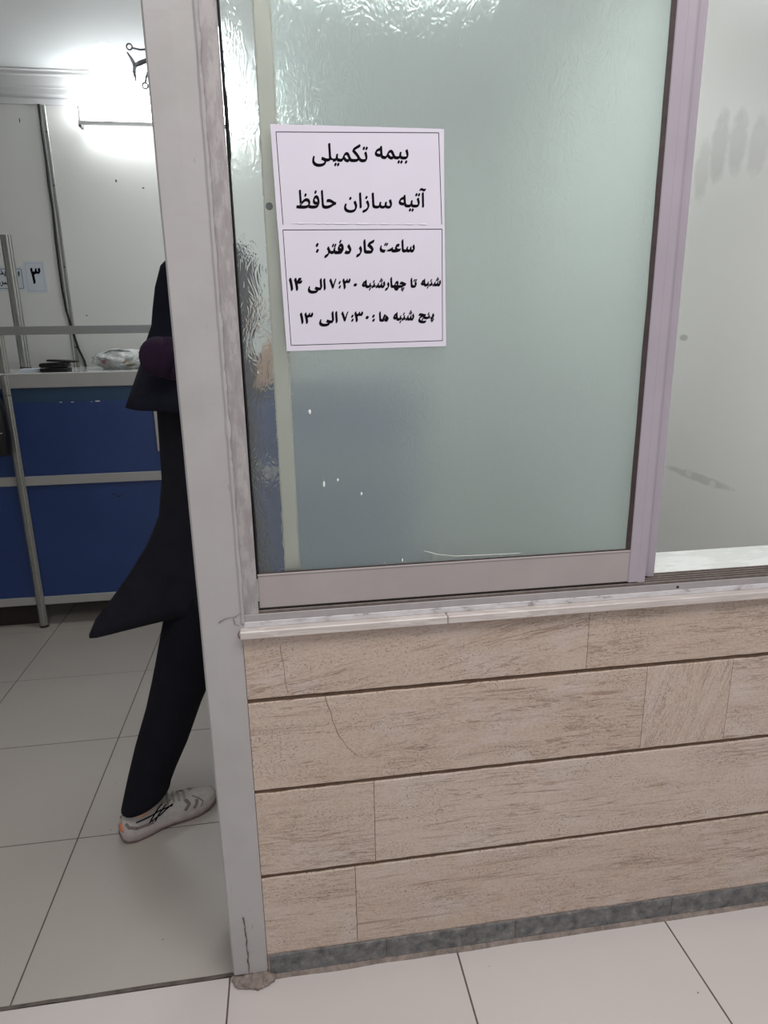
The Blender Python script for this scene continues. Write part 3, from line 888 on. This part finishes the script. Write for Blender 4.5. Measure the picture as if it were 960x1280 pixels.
wallet('middle black wallet of the small pile, bulging open', -1.125, 3.605, TZ+.0215, .125, .08, .024, 0.06, M['leather'])
t = thing('mobile_phone', (-1.088, 3.605, TZ+.0475), 'grey-backed mobile phone lying tilted on top of the black wallets', 'phone', -0.05)
t.rotation_euler = (0, 0.06, -0.05)
b = MB(); b.mat(M['leather']); b.box(-.068, .068, -.036, .036, 0, .009, .003, 2); b.build('case', None, t, True)
b = MB(); b.mat(M['leather_edge']); b.box(-.060, .050, -.033, .033, .0088, .0105, .0008); b.build('back_cover', None, t)
b = MB()
b.mat(M['paper2'])
for k in range(6): b.box(-0.05+random.uniform(-.002,.002), 0.05+random.uniform(-.002,.002), -.035, .035, k*.003, k*.003+.0026)
o = b.build('paper_stack'); o.location = (-1.240, 3.615, TZ); o.rotation_euler = (0, 0, 0.05)
tag(o, 'small stack of white paper slips beside the black wallets', 'paper')

# carrier bag with something in it
t = thing('plastic_bag', (-0.845, 3.80, TZ), 'crumpled thin white plastic bag with a reddish packet inside, on the counter', 'plastic bag')
b = MB(); b.mat(M['bag']); b.smooth = True
bm = bmesh.new(); bmesh.ops.create_icosphere(bm, subdivisions=5, radius=1.0)
for v in bm.verts:
    d = v.co.normalized()
    r = 1 + 0.22*noise.noise(d*2.3) + 0.12*abs(noise.noise(d*6+Vector((5,0,0)))) + 0.05*noise.noise(d*14)
    v.co = Vector((d.x*.145*r, d.y*.10*r, max(-.001, .047 + d.z*.052*r)))
b.absorb(bm); b.build('bag_film', None, t, True)
b = MB(); b.mat(M['redpack']); b.ellipsoid((-.055, -.062, .042), (.040,.030,.024), 20, 12); b.build('packet', None, t, True)
b = MB(); b.mat(M['tanpack']); b.ellipsoid((.035, -.060, .034), (.05,.034,.022), 20, 12); b.build('packet', None, t, True)
b = MB(); b.mat(M['bag']); b.smooth = True
for k in range(3):
    pts = [(.06+.02*k, -.03+.02*k, .085), (.02-.02*k, -.05, .104-.006*k), (-.05, -.045+.01*k, .096), (-.10, -.02, .07)]
    b.ribbon([Vector(p) for p in pts], .03, 'z')
b.build('handle', None, t, True)

# black bag hanging on the left wing
t = thing('shoulder_bag', (-1.452, 3.462, 0.950), 'black bag hanging on the counter front left of the corner pole', 'bag')
b = MB(); b.mat(M['leather']); b.smooth = True
rings = []
for z, w, d in ((0.0,.095,.03),(0.012,.108,.045),(.10,.113,.055),(.20,.108,.05),(.275,.098,.036),(.295,.085,.02)):
    rings.append([(math.copysign(abs(math.cos(a))**.5, math.cos(a))*w, math.copysign(abs(math.sin(a))**.6, math.sin(a))*d, z) for a in [k*2*PI/28 for k in range(28)]])
b.loft(rings); b.build('bag_body', None, t, True)
b = MB(); b.mat(M['leather']); b.tube([(-.08,0,.28),(-.07,.005,.36),(-.03,.02,.40),(.03,.02,.40),(.07,.005,.36),(.08,0,.28)], .008, 8); b.build('strap', None, t, True)
b = MB(); b.mat(M['alu']); b.tube([(.07,-.052,.11),(.085,-.05,.112),(.10,-.044,.116)], .002, 6); b.build('zip_pull', None, t, True)

# ------------------------------------------------------------------ lamps
t = thing('fluorescent_wall_lamp', (-0.56, BY, 2.61), 'long glowing fluorescent wall lamp under the cornice', 'lamp')
off = Matrix.Translation(-Vector(t.location))
b = MB(); b.mat(M['cornice']); b.box(-1.03, -0.09, BY-0.022, BY, 2.640, 2.735, .003)
b.prism([(BY-.085,2.618),(BY-.104,2.618),(BY-.108,2.634),(BY-.104,2.634)], 'x', -1.02, -0.10)
b.build('lamp_housing', None, t).data.transform(off)
b = MB(); b.mat(M['tube'])
prof = [(BY-.022,2.645),(BY-.050,2.630),(BY-.085,2.628),(BY-.105,2.640),(BY-.112,2.69),(BY-.105,2.740),(BY-.075,2.765),(BY-.03,2.770)]
b.prism(prof, 'x', -1.005, -0.115); b.build('diffuser', None, t).data.transform(off)
for x in (-1.018, -0.102):
    b = MB(); b.mat(M['alu_dark']); b.box(x-.008, x+.008, BY-.09, BY-.03, 2.608, 2.632, .003); b.build('end_clip', None, t).data.transform(off)

CH = Vector((-0.33, 2.92, 0))
t = thing('chandelier', (CH.x, CH.y, CZ), 'wrought-iron scroll chandelier with glowing opal cup shades on the ceiling', 'chandelier')
off = Matrix.Translation((-CH.x, -CH.y, -CZ))
b = MB(); b.mat(M['iron']); b.smooth = True
rings = [[(CH.x+math.cos(a)*r, CH.y+math.sin(a)*r, z) for a in [k*2*PI/20 for k in range(20)]] for r, z in ((.055,CZ),(.055,CZ-.012),(.02,CZ-.03),(.010,CZ-.05),(.010,CZ-.30),(.028,CZ-.33),(.034,CZ-.37),(.020,CZ-.42),(.006,CZ-.45))]
b.loft(rings); b.build('stem', None, t, True).data.transform(off)
for ang in (PI, PI+2*PI/3, PI-2*PI/3):
    R = Matrix.Translation((CH.x, CH.y, 0)) @ Matrix.Rotation(ang, 4, 'Z')
    def TR(pts): return [R @ Vector(p) for p in pts]
    b = MB(); b.mat(M['iron']); b.smooth = True
    b.tube(TR([(.02,0,2.505),(.06,0,2.50),(.10,0,2.50),(.135,0,2.487),(.155,0,2.478)]), [.008,.008,.008,.009,.007], 8)
    b.tube(TR([(.155,0,2.478),(.163,0,2.495),(.178,0,2.520)]), [.008,.007,.003], 8)
    b.tube(TR([(.155,0,2.478),(.160,0,2.458),(.156,0,2.425)]), [.008,.006,.002], 8)
    b.tube(TR([(.03,0,2.53),(.08,0,2.535),(.13,0,2.53),(.16,0,2.535)]), .0035, 8)
    b.tube(TR([(.08,0,2.495),(.105,0,2.47),(.118,0,2.44),(.122,0,2.425)]), .0035, 8)
    for p in ((.168,0,2.538),(.125,0,2.412)):
        ring = [(p[0]+math.cos(k*PI/6)*.010, 0, p[2]+math.sin(k*PI/6)*.010) for k in range(13)]
        b.tube(TR(ring), .003, 6)
    arm = b.build('scroll_arm', None, t, True); arm.data.transform(off)
    b = MB(); b.mat(M['globe']); b.smooth = True
    rings = []
    for z, r in ((2.425,.030),(2.432,.052),(2.45,.068),(2.475,.076),(2.50,.074),(2.52,.064),(2.528,.050)):
        rings.append([R @ Vector((.247+math.cos(k*2*PI/24)*r, math.sin(k*2*PI/24)*r, z)) for k in range(24)])
    b.loft(rings); o = b.build('cup_shade', None, t, True); o.data.transform(off)

# ------------------------------------------------------------------ the walker
A = math.radians(26)
FU = Vector((math.cos(A), math.sin(A), 0)); LS = Vector((-math.sin(A), math.cos(A), 0))
O = Vector((-0.235, 2.0, 0))
def W(u, s, z): return O + FU*u + LS*s + Vector((0, 0, z))
per = thing('person', (O.x, O.y, 0.0), 'person in black coat, dark headscarf, trousers and grey running shoes walking away behind the post', 'person')
poff = Matrix.Translation(-Vector(per.location))
def PP(mb, name, m=None, smooth=True, parent=None):
    o = mb.build(name, m, parent or per, smooth); o.data.transform(poff); return o

def remeshed(mb, name, vox, mat, smooth_it=4):
    o = mb.build('tmp', mat)
    md = o.modifiers.new('r', 'REMESH'); md.mode = 'VOXEL'; md.voxel_size = vox; md.use_smooth_shade = True
    ms = o.modifiers.new('s', 'SMOOTH'); ms.iterations = smooth_it; ms.factor = 0.5
    dg = bpy.context.evaluated_depsgraph_get(); dg.update()
    me = bpy.data.meshes.new_from_object(o.evaluated_get(dg))
    bpy.data.objects.remove(o)
    me.name = name; me.materials.clear(); me.materials.append(mat)
    for p in me.polygons: p.use_smooth = True
    me.transform(poff)
    q = bpy.data.objects.new(name, me); link(q, per); return q

# --- body: one continuous surface
b = MB()
def limb(pts, rs, n=14):
    for (p, q, r, s) in zip(pts[:-1], pts[1:], rs[:-1], rs[1:]):
        b.tube([p, q], [r, s], n)
    for p, r in zip(pts, rs): b.ellipsoid(p, (r, r, r), n, 10)
RotA = Matrix.Rotation(A, 4, 'Z')
# torso
DZ = 0.05
def WU(u, s, z): return W(u, s, z+DZ)
for u, s, z, ru, rs_, rz in ((0,0,.94,.105,.155,.12),(0.005,0,1.08,.095,.135,.13),(0.010,0,1.20,.100,.145,.14),(0.015,0,1.30,.105,.155,.12),(0.02,0,1.38,.095,.165,.09)):
    b.ellipsoid(W(u, s, z), (ru, rs_, rz), 20, 14, RotA)
limb([WU(0.02,0,1.34), WU(0.06,0,1.43)], [.062,.052])
# head
HC = WU(0.090, 0, 1.555)
b.ellipsoid(HC, (.093,.074,.112), 24, 16, RotA)
b.ellipsoid(WU(0.120,0,1.49), (.058,.052,.050), 18, 12, RotA)
b.ellipsoid(WU(0.180,0,1.545), (.018,.013,.030), 12, 10, RotA)      # nose
b.ellipsoid(WU(0.193,0,1.528), (.012,.016,.011), 12, 10, RotA)
b.ellipsoid(WU(0.163,0,1.462), (.022,.024,.018), 12, 10, RotA)      # chin
for sg in (-1, 1):
    b.ellipsoid(WU(0.160, sg*.03, 1.592), (.02,.026,.008), 12, 8, RotA)   # brows
    b.ellipsoid(WU(0.085, sg*.075, 1.55), (.016,.009,.030), 12, 8, RotA)   # ears
# legs
RK, RA_ = W(-0.165,-.05,.47), W(-0.318,-.013,.10)
limb([W(-.015,-.085,.92), RK, RA_], [.086,.056,.038])
limb([RA_, W(-0.312,-.012,.055), W(-0.235,-.006,.045)], [.034,.028,.020])
LK, LA = W(0.185,.085,.49), W(0.26,.085,.10)
limb([W(.01,.085,.92), LK, LA], [.086,.056,.038])
limb([LA, W(0.265,.085,.055), W(0.34,.085,.045)], [.034,.028,.020])
# arms: right (camera side) elbow back, hand raised in front; left arm swinging
RS, RE, RW = W(0.01,-.165,1.425), W(-0.160,-.165,1.452), W(0.085,-.215,1.385)
limb([RS, RE, RW], [.05,.041,.027])
LSH, LE, LW_ = W(0.02,.17,1.42), W(0.06,.20,1.14), W(0.10,.21,0.92)
limb([LSH, LE, LW_], [.05,.04,.026])
def hand(w, d, up, side):
    """palm and five bent fingers from wrist w along d; up = back of hand; side = thumb side"""
    d = d.normalized(); up = (up - d*up.dot(d)).normalized(); sd = d.cross(up).normalized()*side
    M3 = Matrix((d, sd, up)).transposed().to_4x4()
    b.ellipsoid(w + d*.045, (.050,.040,.015), 16, 10, M3)
    for k, L in enumerate((.066,.076,.070,.056)):
        base = w + d*.075 + sd*(.027 - k*.018)
        p1 = base + d*L*.45 - up*.004; p2 = p1 + d*L*.30 - up*L*.22; p3 = p2 + d*L*.14 - up*L*.28
        limb([base, p1, p2, p3], [.0092,.0088,.0080,.0068], 10)
    tb = w + d*.018 + sd*.028
    limb([tb, tb + d*.030 + sd*.022 - up*.008, tb + d*.056 + sd*.026 - up*.020], [.012,.0105,.0085], 10)
hand(RW, FU*0.6 + Vector((0,0,.8)), -LS, 1)
hand(LW_, FU*0.55 + Vector((0,0,-.8)), LS, -1)
remeshed(b, 'body', 0.0055, M['skin'], 5)
for sg in (-1, 1):
    b = MB(); b.mat(M['eye']); b.ellipsoid(WU(0.167, sg*.030, 1.565), (.011,.013,.009), 16, 10, RotA)
    b.mat(M['iris']); b.ellipsoid(WU(0.176, sg*.030, 1.565), (.0035,.0055,.0055), 12, 8, RotA); PP(b, 'eye')
b = MB(); b.mat(M['lip']); b.ellipsoid(WU(0.178, 0, 1.503), (.008,.022,.0055), 16, 8, RotA); b.ellipsoid(WU(0.177, 0, 1.494), (.008,.018,.006), 16, 8, RotA); PP(b, 'lips')

# --- trousers: two tapered legs joined at the hip
def leg_tube(pts, n=28):
    rings = []
    for (c, ru, rs_, tilt) in pts:
        r = []
        for k in range(n):
            a = k*2*PI/n
            wob = 1 + .035*noise.noise(Vector((math.cos(a)*1.5, math.sin(a)*1.5, c.z*9)))
            p = c + FU*math.cos(a)*ru*wob + LS*math.sin(a)*rs_*wob + Vector((0,0,tilt*math.cos(a)))
            r.append(p)
        rings.append(r)
    return rings
b = MB(); b.mat(M['trouser'])
def lerp(a, c, f): return a + (c-a)*f
hipR = W(-.02,-.08,.92)
b.loft(leg_tube([(hipR,.115,.10,0),(W(-.065,-.075,.78),.108,.095,0),(W(-.115,-.065,.63),.098,.088,0),(W(-.158,-.055,.50),.090,.080,0),(W(-.19,-.05,.42),.082,.076,0),(W(-.235,-.040,.30),.078,.074,.0),(W(-.268,-.030,.215),.075,.070,.012),(W(-.290,-.022,.150),.076,.070,.030),(W(-.295,-.020,.128),.077,.071,.032)]))
hipL = W(.01,.08,.92)
b.loft(leg_tube([(hipL,.115,.10,0),(W(.09,.085,.72),.105,.092,0),(W(.18,.085,.50),.090,.080,0),(W(.215,.085,.33),.080,.075,0),(W(.25,.085,.16),.078,.073,.02),(W(.255,.085,.09),.082,.075,.04)]))
b.ellipsoid(W(0,0,.95), (.125,.178,.13), 24, 14, RotA)
PP(b, 'trousers')

# --- coat: shoulders to hem, swept back into a tail
n = 56
def coat_ring(u0, ru, rs_, z, tail=0.0, tz=0.0, front=0.0):
    r = []
    for k in range(n):
        a = k*2*PI/n
        ca, sa = math.cos(a), math.sin(a)
        back = max(0.0, -ca)**8
        fold = 1 + (.05*math.sin(a*7+1.0)+.03*math.sin(a*11))*min(1.0, max(0, (1.05-z))*2.2)
        u = u0 + ca*ru*fold - back*tail
        s = sa*rs_*fold*(1-.25*back) - .05*back*(1 if tail > 0 else 0)
        r.append(W(u, s, z + tz*(1-back) + front*max(0, ca)))
    return r
b = MB(); b.mat(M['coat'])
rings = [coat_ring(.02,.085,.12,1.465), coat_ring(.018,.115,.185,1.43), coat_ring(.010,.135,.20,1.34), coat_ring(.005,.135,.195,1.20),
         coat_ring(0,.135,.185,1.09), coat_ring(-.005,.145,.195,.99,.02), coat_ring(-.01,.155,.20,.92,.05,.01), coat_ring(-.01,.165,.205,.85,.10,.01),
         coat_ring(-.01,.170,.205,.79,.15,.02,-.02), coat_ring(-.01,.175,.205,.74,.195,.03,-.05), coat_ring(-.01,.18,.205,.70,.212,.035,-.10)]
b.loft(rings, True, False)
o = PP(b, 'coat')
md = o.modifiers.new('thickness', 'SOLIDIFY'); md.thickness = .006

# --- sleeves
def sleeve(pts, rs_, name, m):
    b = MB(); b.mat(m)
    for p, q, r0, r1 in zip(pts[:-1], pts[1:], rs_[:-1], rs_[1:]): b.tube([p, q], [r0, r1], 20)
    for p, r0 in zip(pts[1:-1], rs_[1:-1]): b.ellipsoid(p, (r0, r0, r0), 20, 12)
    PP(b, name)
sleeve([RS, lerp(RS, RE, .5), RE, lerp(RE, RW, .12), lerp(RE, RW, .5), lerp(RE, RW, .92)], [.066,.060,.050,.050,.052,.050], 'sleeve', M['plum'])
sleeve([LSH, lerp(LSH, LE, .5), LE, lerp(LE, LW_, .15), lerp(LE, LW_, .5), lerp(LE, LW_, .92)], [.072,.066,.062,.06,.056,.052], 'sleeve', M['coat'])

# --- headscarf falling in a short cape, open at the face
b = MB(); b.mat(M['navy']); b.smooth = True
n = 60
SR = [ (.075,.012,.012,1.748), (.072,.060,.050,1.744),(.064,.098,.076,1.726),(.050,.128,.092,1.685),(.040,.138,.096,1.63),(.030,.140,.094,1.575),(.018,.136,.096,1.53),
       (.004,.136,.125,1.495),(-.004,.138,.180,1.465),(-.004,.142,.215,1.435),(-.006,.150,.232,1.40),(-.010,.160,.240,1.355),(-.014,.170,.245,1.312)]
rv = []
for i, (u0, ru, rs_, z) in enumerate(SR):
    row = []
    for k in range(n):
        a = k*2*PI/n
        ca, sa = math.cos(a), math.sin(a)
        f = 1 + (.035*math.sin(a*8+.6) + .02*math.sin(a*13))*max(0, min(1, (1.49-z)*6))
        bk = max(0, -ca)**3*max(0, min(1, (1.43-z)*7))*.028
        zz = z + .03*max(0, ca)*(i > 9) 
        row.append(b.bm.verts.new(W(u0+ca*ru*f-bk, sa*rs_*f, zz)))
    rv.append(row)
for i in range(len(rv)-1):
    for k in range(n):
        j = (k+1) % n
        a = (k+.5)*2*PI/n; z = (SR[i][3]+SR[i+1][3])/2
        da = min(a, 2*PI-a)
        if (da/0.66)**2 + ((z-1.595)/.076)**2 < 1: continue
        b.face([rv[i][k], rv[i][j], rv[i+1][j], rv[i+1][k]])
b.face(rv[0])
o = PP(b, 'headscarf')
md = o.modifiers.new('thickness', 'SOLIDIFY'); md.thickness = .005; md.offset = 1

# --- running shoes
def shoe(heel, ang, name='shoe'):
    sh = bpy.data.objects.new(name, None); link(sh, per)
    sh.location = Vector(heel) - Vector(per.location); sh.rotation_euler = (0, 0, ang)
    # stations along the length t : half width in/out, sole top, upper top
    st = [(-.035,.020,.040,.060),(-.028,.030,.038,.078),(-.005,.036,.034,.088),(.03,.037,.031,.090),(.07,.035,.028,.094),(.11,.038,.027,.088),(.15,.044,.028,.075),(.19,.048,.029,.064),(.225,.044,.031,.056),(.250,.031,.034,.050),(.262,.014,.038,.045)]
    N = 18
    b = MB(); b.mat(M['shoe']); b.smooth = True
    rings = []
    for t_, hw, zs, zt in st:
        r = []
        for k in range(N+1):
            a = PI*k/N
            y = math.cos(a); r.append((t_, hw*.96*math.copysign(abs(y)**.75, y), zs-.004 + (zt-zs)*math.sin(a)**.7))
        rings.append(r)
    rv = [[b.bm.verts.new(p) for p in r] for r in rings]
    for a_, c_ in zip(rv[:-1], rv[1:]):
        for i in range(N): b.face([a_[i], a_[i+1], c_[i+1], c_[i]])
    b.face(rv[0]); b.face(list(reversed(rv[-1])))
    b.build('upper', None, sh, True)
    b = MB(); b.mat(M['sole']); b.smooth = True
    rings = []
    for i, (t_, hw, zs, zt) in enumerate(st):
        lift = .012 if i == 0 else .004 if i == 1 else (.020 if i == len(st)-1 else .012 if i == len(st)-2 else .004 if i == len(st)-3 else 0)
        if i in (4, 5): lift = .004
        w = hw + .004; tt = t_ + (-.006 if i == 0 else .005 if i == len(st)-1 else 0)
        rings.append([(tt, -w*.86, lift), (tt, w*.86, lift), (tt, w*.97, lift+.006), (tt, w*1.02, zs-.008), (tt, w*.96, zs), (tt, -w*.96, zs), (tt, -w*1.02, zs-.008), (tt, -w*.97, lift+.006)])
    b.loft(rings); b.build('sole', None, sh, True)
    b = MB(); b.mat(M['outsole']); b.smooth = True
    rings = []
    for i, (t_, hw, zs, zt) in enumerate(st):
        lift = (.012, .004, 0, 0, .004, .004, 0, 0, .004, .012, .020)[i]
        w = hw + .0052; tt = t_ + (-.0068 if i == 0 else .0062 if i == len(st)-1 else 0)
        rings.append([(tt, -w*.88, lift-.0004), (tt, w*.88, lift-.0004), (tt, w*.985, lift+.005), (tt, w*.985, lift+.009), (tt, -w*.985, lift+.009), (tt, -w*.985, lift+.005)])
    b.loft(rings); b.build('outsole', None, sh, True)
    def side(t_, f):   # point on the camera-facing side of the upper at station t_, height fraction f
        for (p, q) in zip(st[:-1], st[1:]):
            if p[0] <= t_ <= q[0]:
                k = (t_-p[0])/(q[0]-p[0]); hw = p[1]+(q[1]-p[1])*k; zs = p[2]+(q[2]-p[2])*k; zt = p[3]+(q[3]-p[3])*k
                a = f*PI/2; return hw*.96*math.cos(a)**.75, zs-.004+(zt-zs)*math.sin(a)**.7
    def strip(path, w, m, nm, flip=-1, push=.0012):
        b = MB(); b.mat(m); 
        pts = []
        for (t0, f0), (t1, f1) in zip(path[:-1], path[1:]):
            for i in range(9):
                t_ = t0+(t1-t0)*i/8; f = f0+(f1-f0)*i/8
                y, z = side(t_, f); pts.append((t_, flip*(y+push), z))
        b.tube(pts, w, 6); b.build(nm, None, sh, True)
    for fl in (-1, 1):
        strip([(.0,.35),(.05,.36),(.115,.48)], .0019, M['ink'], 'side_stripe', fl)
        strip([(.045,.16),(.075,.24),(.118,.56)], .0019, M['ink'], 'side_stripe', fl)
        strip([(.035,.10),(.065,.45),(.095,.80)], .0019, M['ink'], 'side_stripe', fl)
        strip([(.055,.10),(.085,.45),(.112,.80)], .0019, M['ink'], 'side_stripe', fl)
        strip([(-.028,.55),(-.022,.25),(.0,.12),(.05,.10)], .0048, M['shoe_dark'], 'overlay', fl, -.001)
        strip([(.150,.12),(.165,.35),(.158,.62)], .0065, M['shoe_dark'], 'overlay', fl, -.003)
        strip([(.178,.10),(.188,.3),(.192,.5)], .0065, M['shoe_dark'], 'overlay', fl, -.003)
        strip([(.20,.05),(.21,.3),(.20,.6),(.185,.85)], .0022, M['shoe_dark'], 'overlay', fl, -.0006)
    b = MB(); b.mat(M['orange']); b.ellipsoid((-.036,0,.044), (.006,.019,.014), 14, 8); b.build('heel_patch', None, sh, True)
    b = MB(); b.mat(M['orange']); b.ellipsoid((.062,0,.098), (.014,.024,.022), 14, 10); b.build('tongue', None, sh, True)
    b = MB(); b.mat(M['lace'])
    for k in range(5):
        t_ = .088 + k*.017; zt = .094 - k*.0052
        b.tube([(t_,-.026,zt-.008),(t_+.004,-.010,zt+.002),(t_+.010,.010,zt+.001),(t_+.012,.026,zt-.010)], .003, 6)
    b.tube([(.085,0,.094),(.078,-.014,.106),(.090,-.030,.098),(.100,-.040,.082)], .0025, 6)
    b.tube([(.085,0,.094),(.080,.014,.106),(.092,.030,.096)], .0025, 6)
    b.build('laces', None, sh, True)
shoe((-0.535, 1.838, 0.0), math.radians(29))
hl = W(.235,.085,0); shoe((hl.x, hl.y, 0.0), A)

# ------------------------------------------------------------------ light
w = bpy.data.worlds.new('hall_daylight'); S.world = w; w.use_nodes = True
bg = w.node_tree.nodes['Background']; bg.inputs[0].default_value = (0.92, 0.93, 1.0, 1); bg.inputs[1].default_value = 0.55
def area(name, loc, rot, sx, sy, power, col):
    l = bpy.data.lights.new(name, 'AREA'); l.shape = 'RECTANGLE'; l.size = sx; l.size_y = sy; l.energy = power; l.color = col
    o = bpy.data.objects.new(name, l); o.location = loc; o.rotation_euler = rot; link(o); return o
area('hall_ceiling_light', (0.6, -0.15, 3.3), (math.radians(12), 0, 0), 2.6, 1.0, 60, (1.0, 0.965, 0.95))
area('office_fill_light', (0.35, 2.7, CZ-0.03), (0, 0, 0), 0.9, 0.5, 17, (0.95, 0.98, 1.0))  # added fill with no visible fitting, brightens the office walls

# ------------------------------------------------------------------ camera
p, r, y = math.radians(15.074), math.radians(-0.936), math.radians(-8.279)
fwd = Vector((-math.sin(y)*math.cos(p), math.cos(y)*math.cos(p), -math.sin(p)))
rt0 = Vector((math.cos(y), math.sin(y), 0)); up0 = rt0.cross(fwd)
rt = rt0*math.cos(r) + up0*math.sin(r); up = -rt0*math.sin(r) + up0*math.cos(r)
cam = bpy.data.cameras.new('camera'); cam.sensor_fit = 'VERTICAL'; cam.sensor_height = 36.0; cam.lens = 828.64/1280*36.0
cam.clip_start = 0.02
co = bpy.data.objects.new('camera', cam); link(co)
m3 = Matrix((rt, up, -fwd)).transposed()
co.matrix_world = Matrix.Translation((0, 0, 1.5)) @ m3.to_4x4()
S.camera = co
S.view_settings.view_transform = 'Standard'; S.view_settings.look = 'None'
S.view_settings.gamma = 1.0; S.view_settings.use_curve_mapping = False
S.view_settings.exposure = 0.0
S.cycles.max_bounces = 14; S.cycles.transmission_bounces = 12; S.cycles.use_denoising = True
S.cycles.sample_clamp_indirect = 6.0
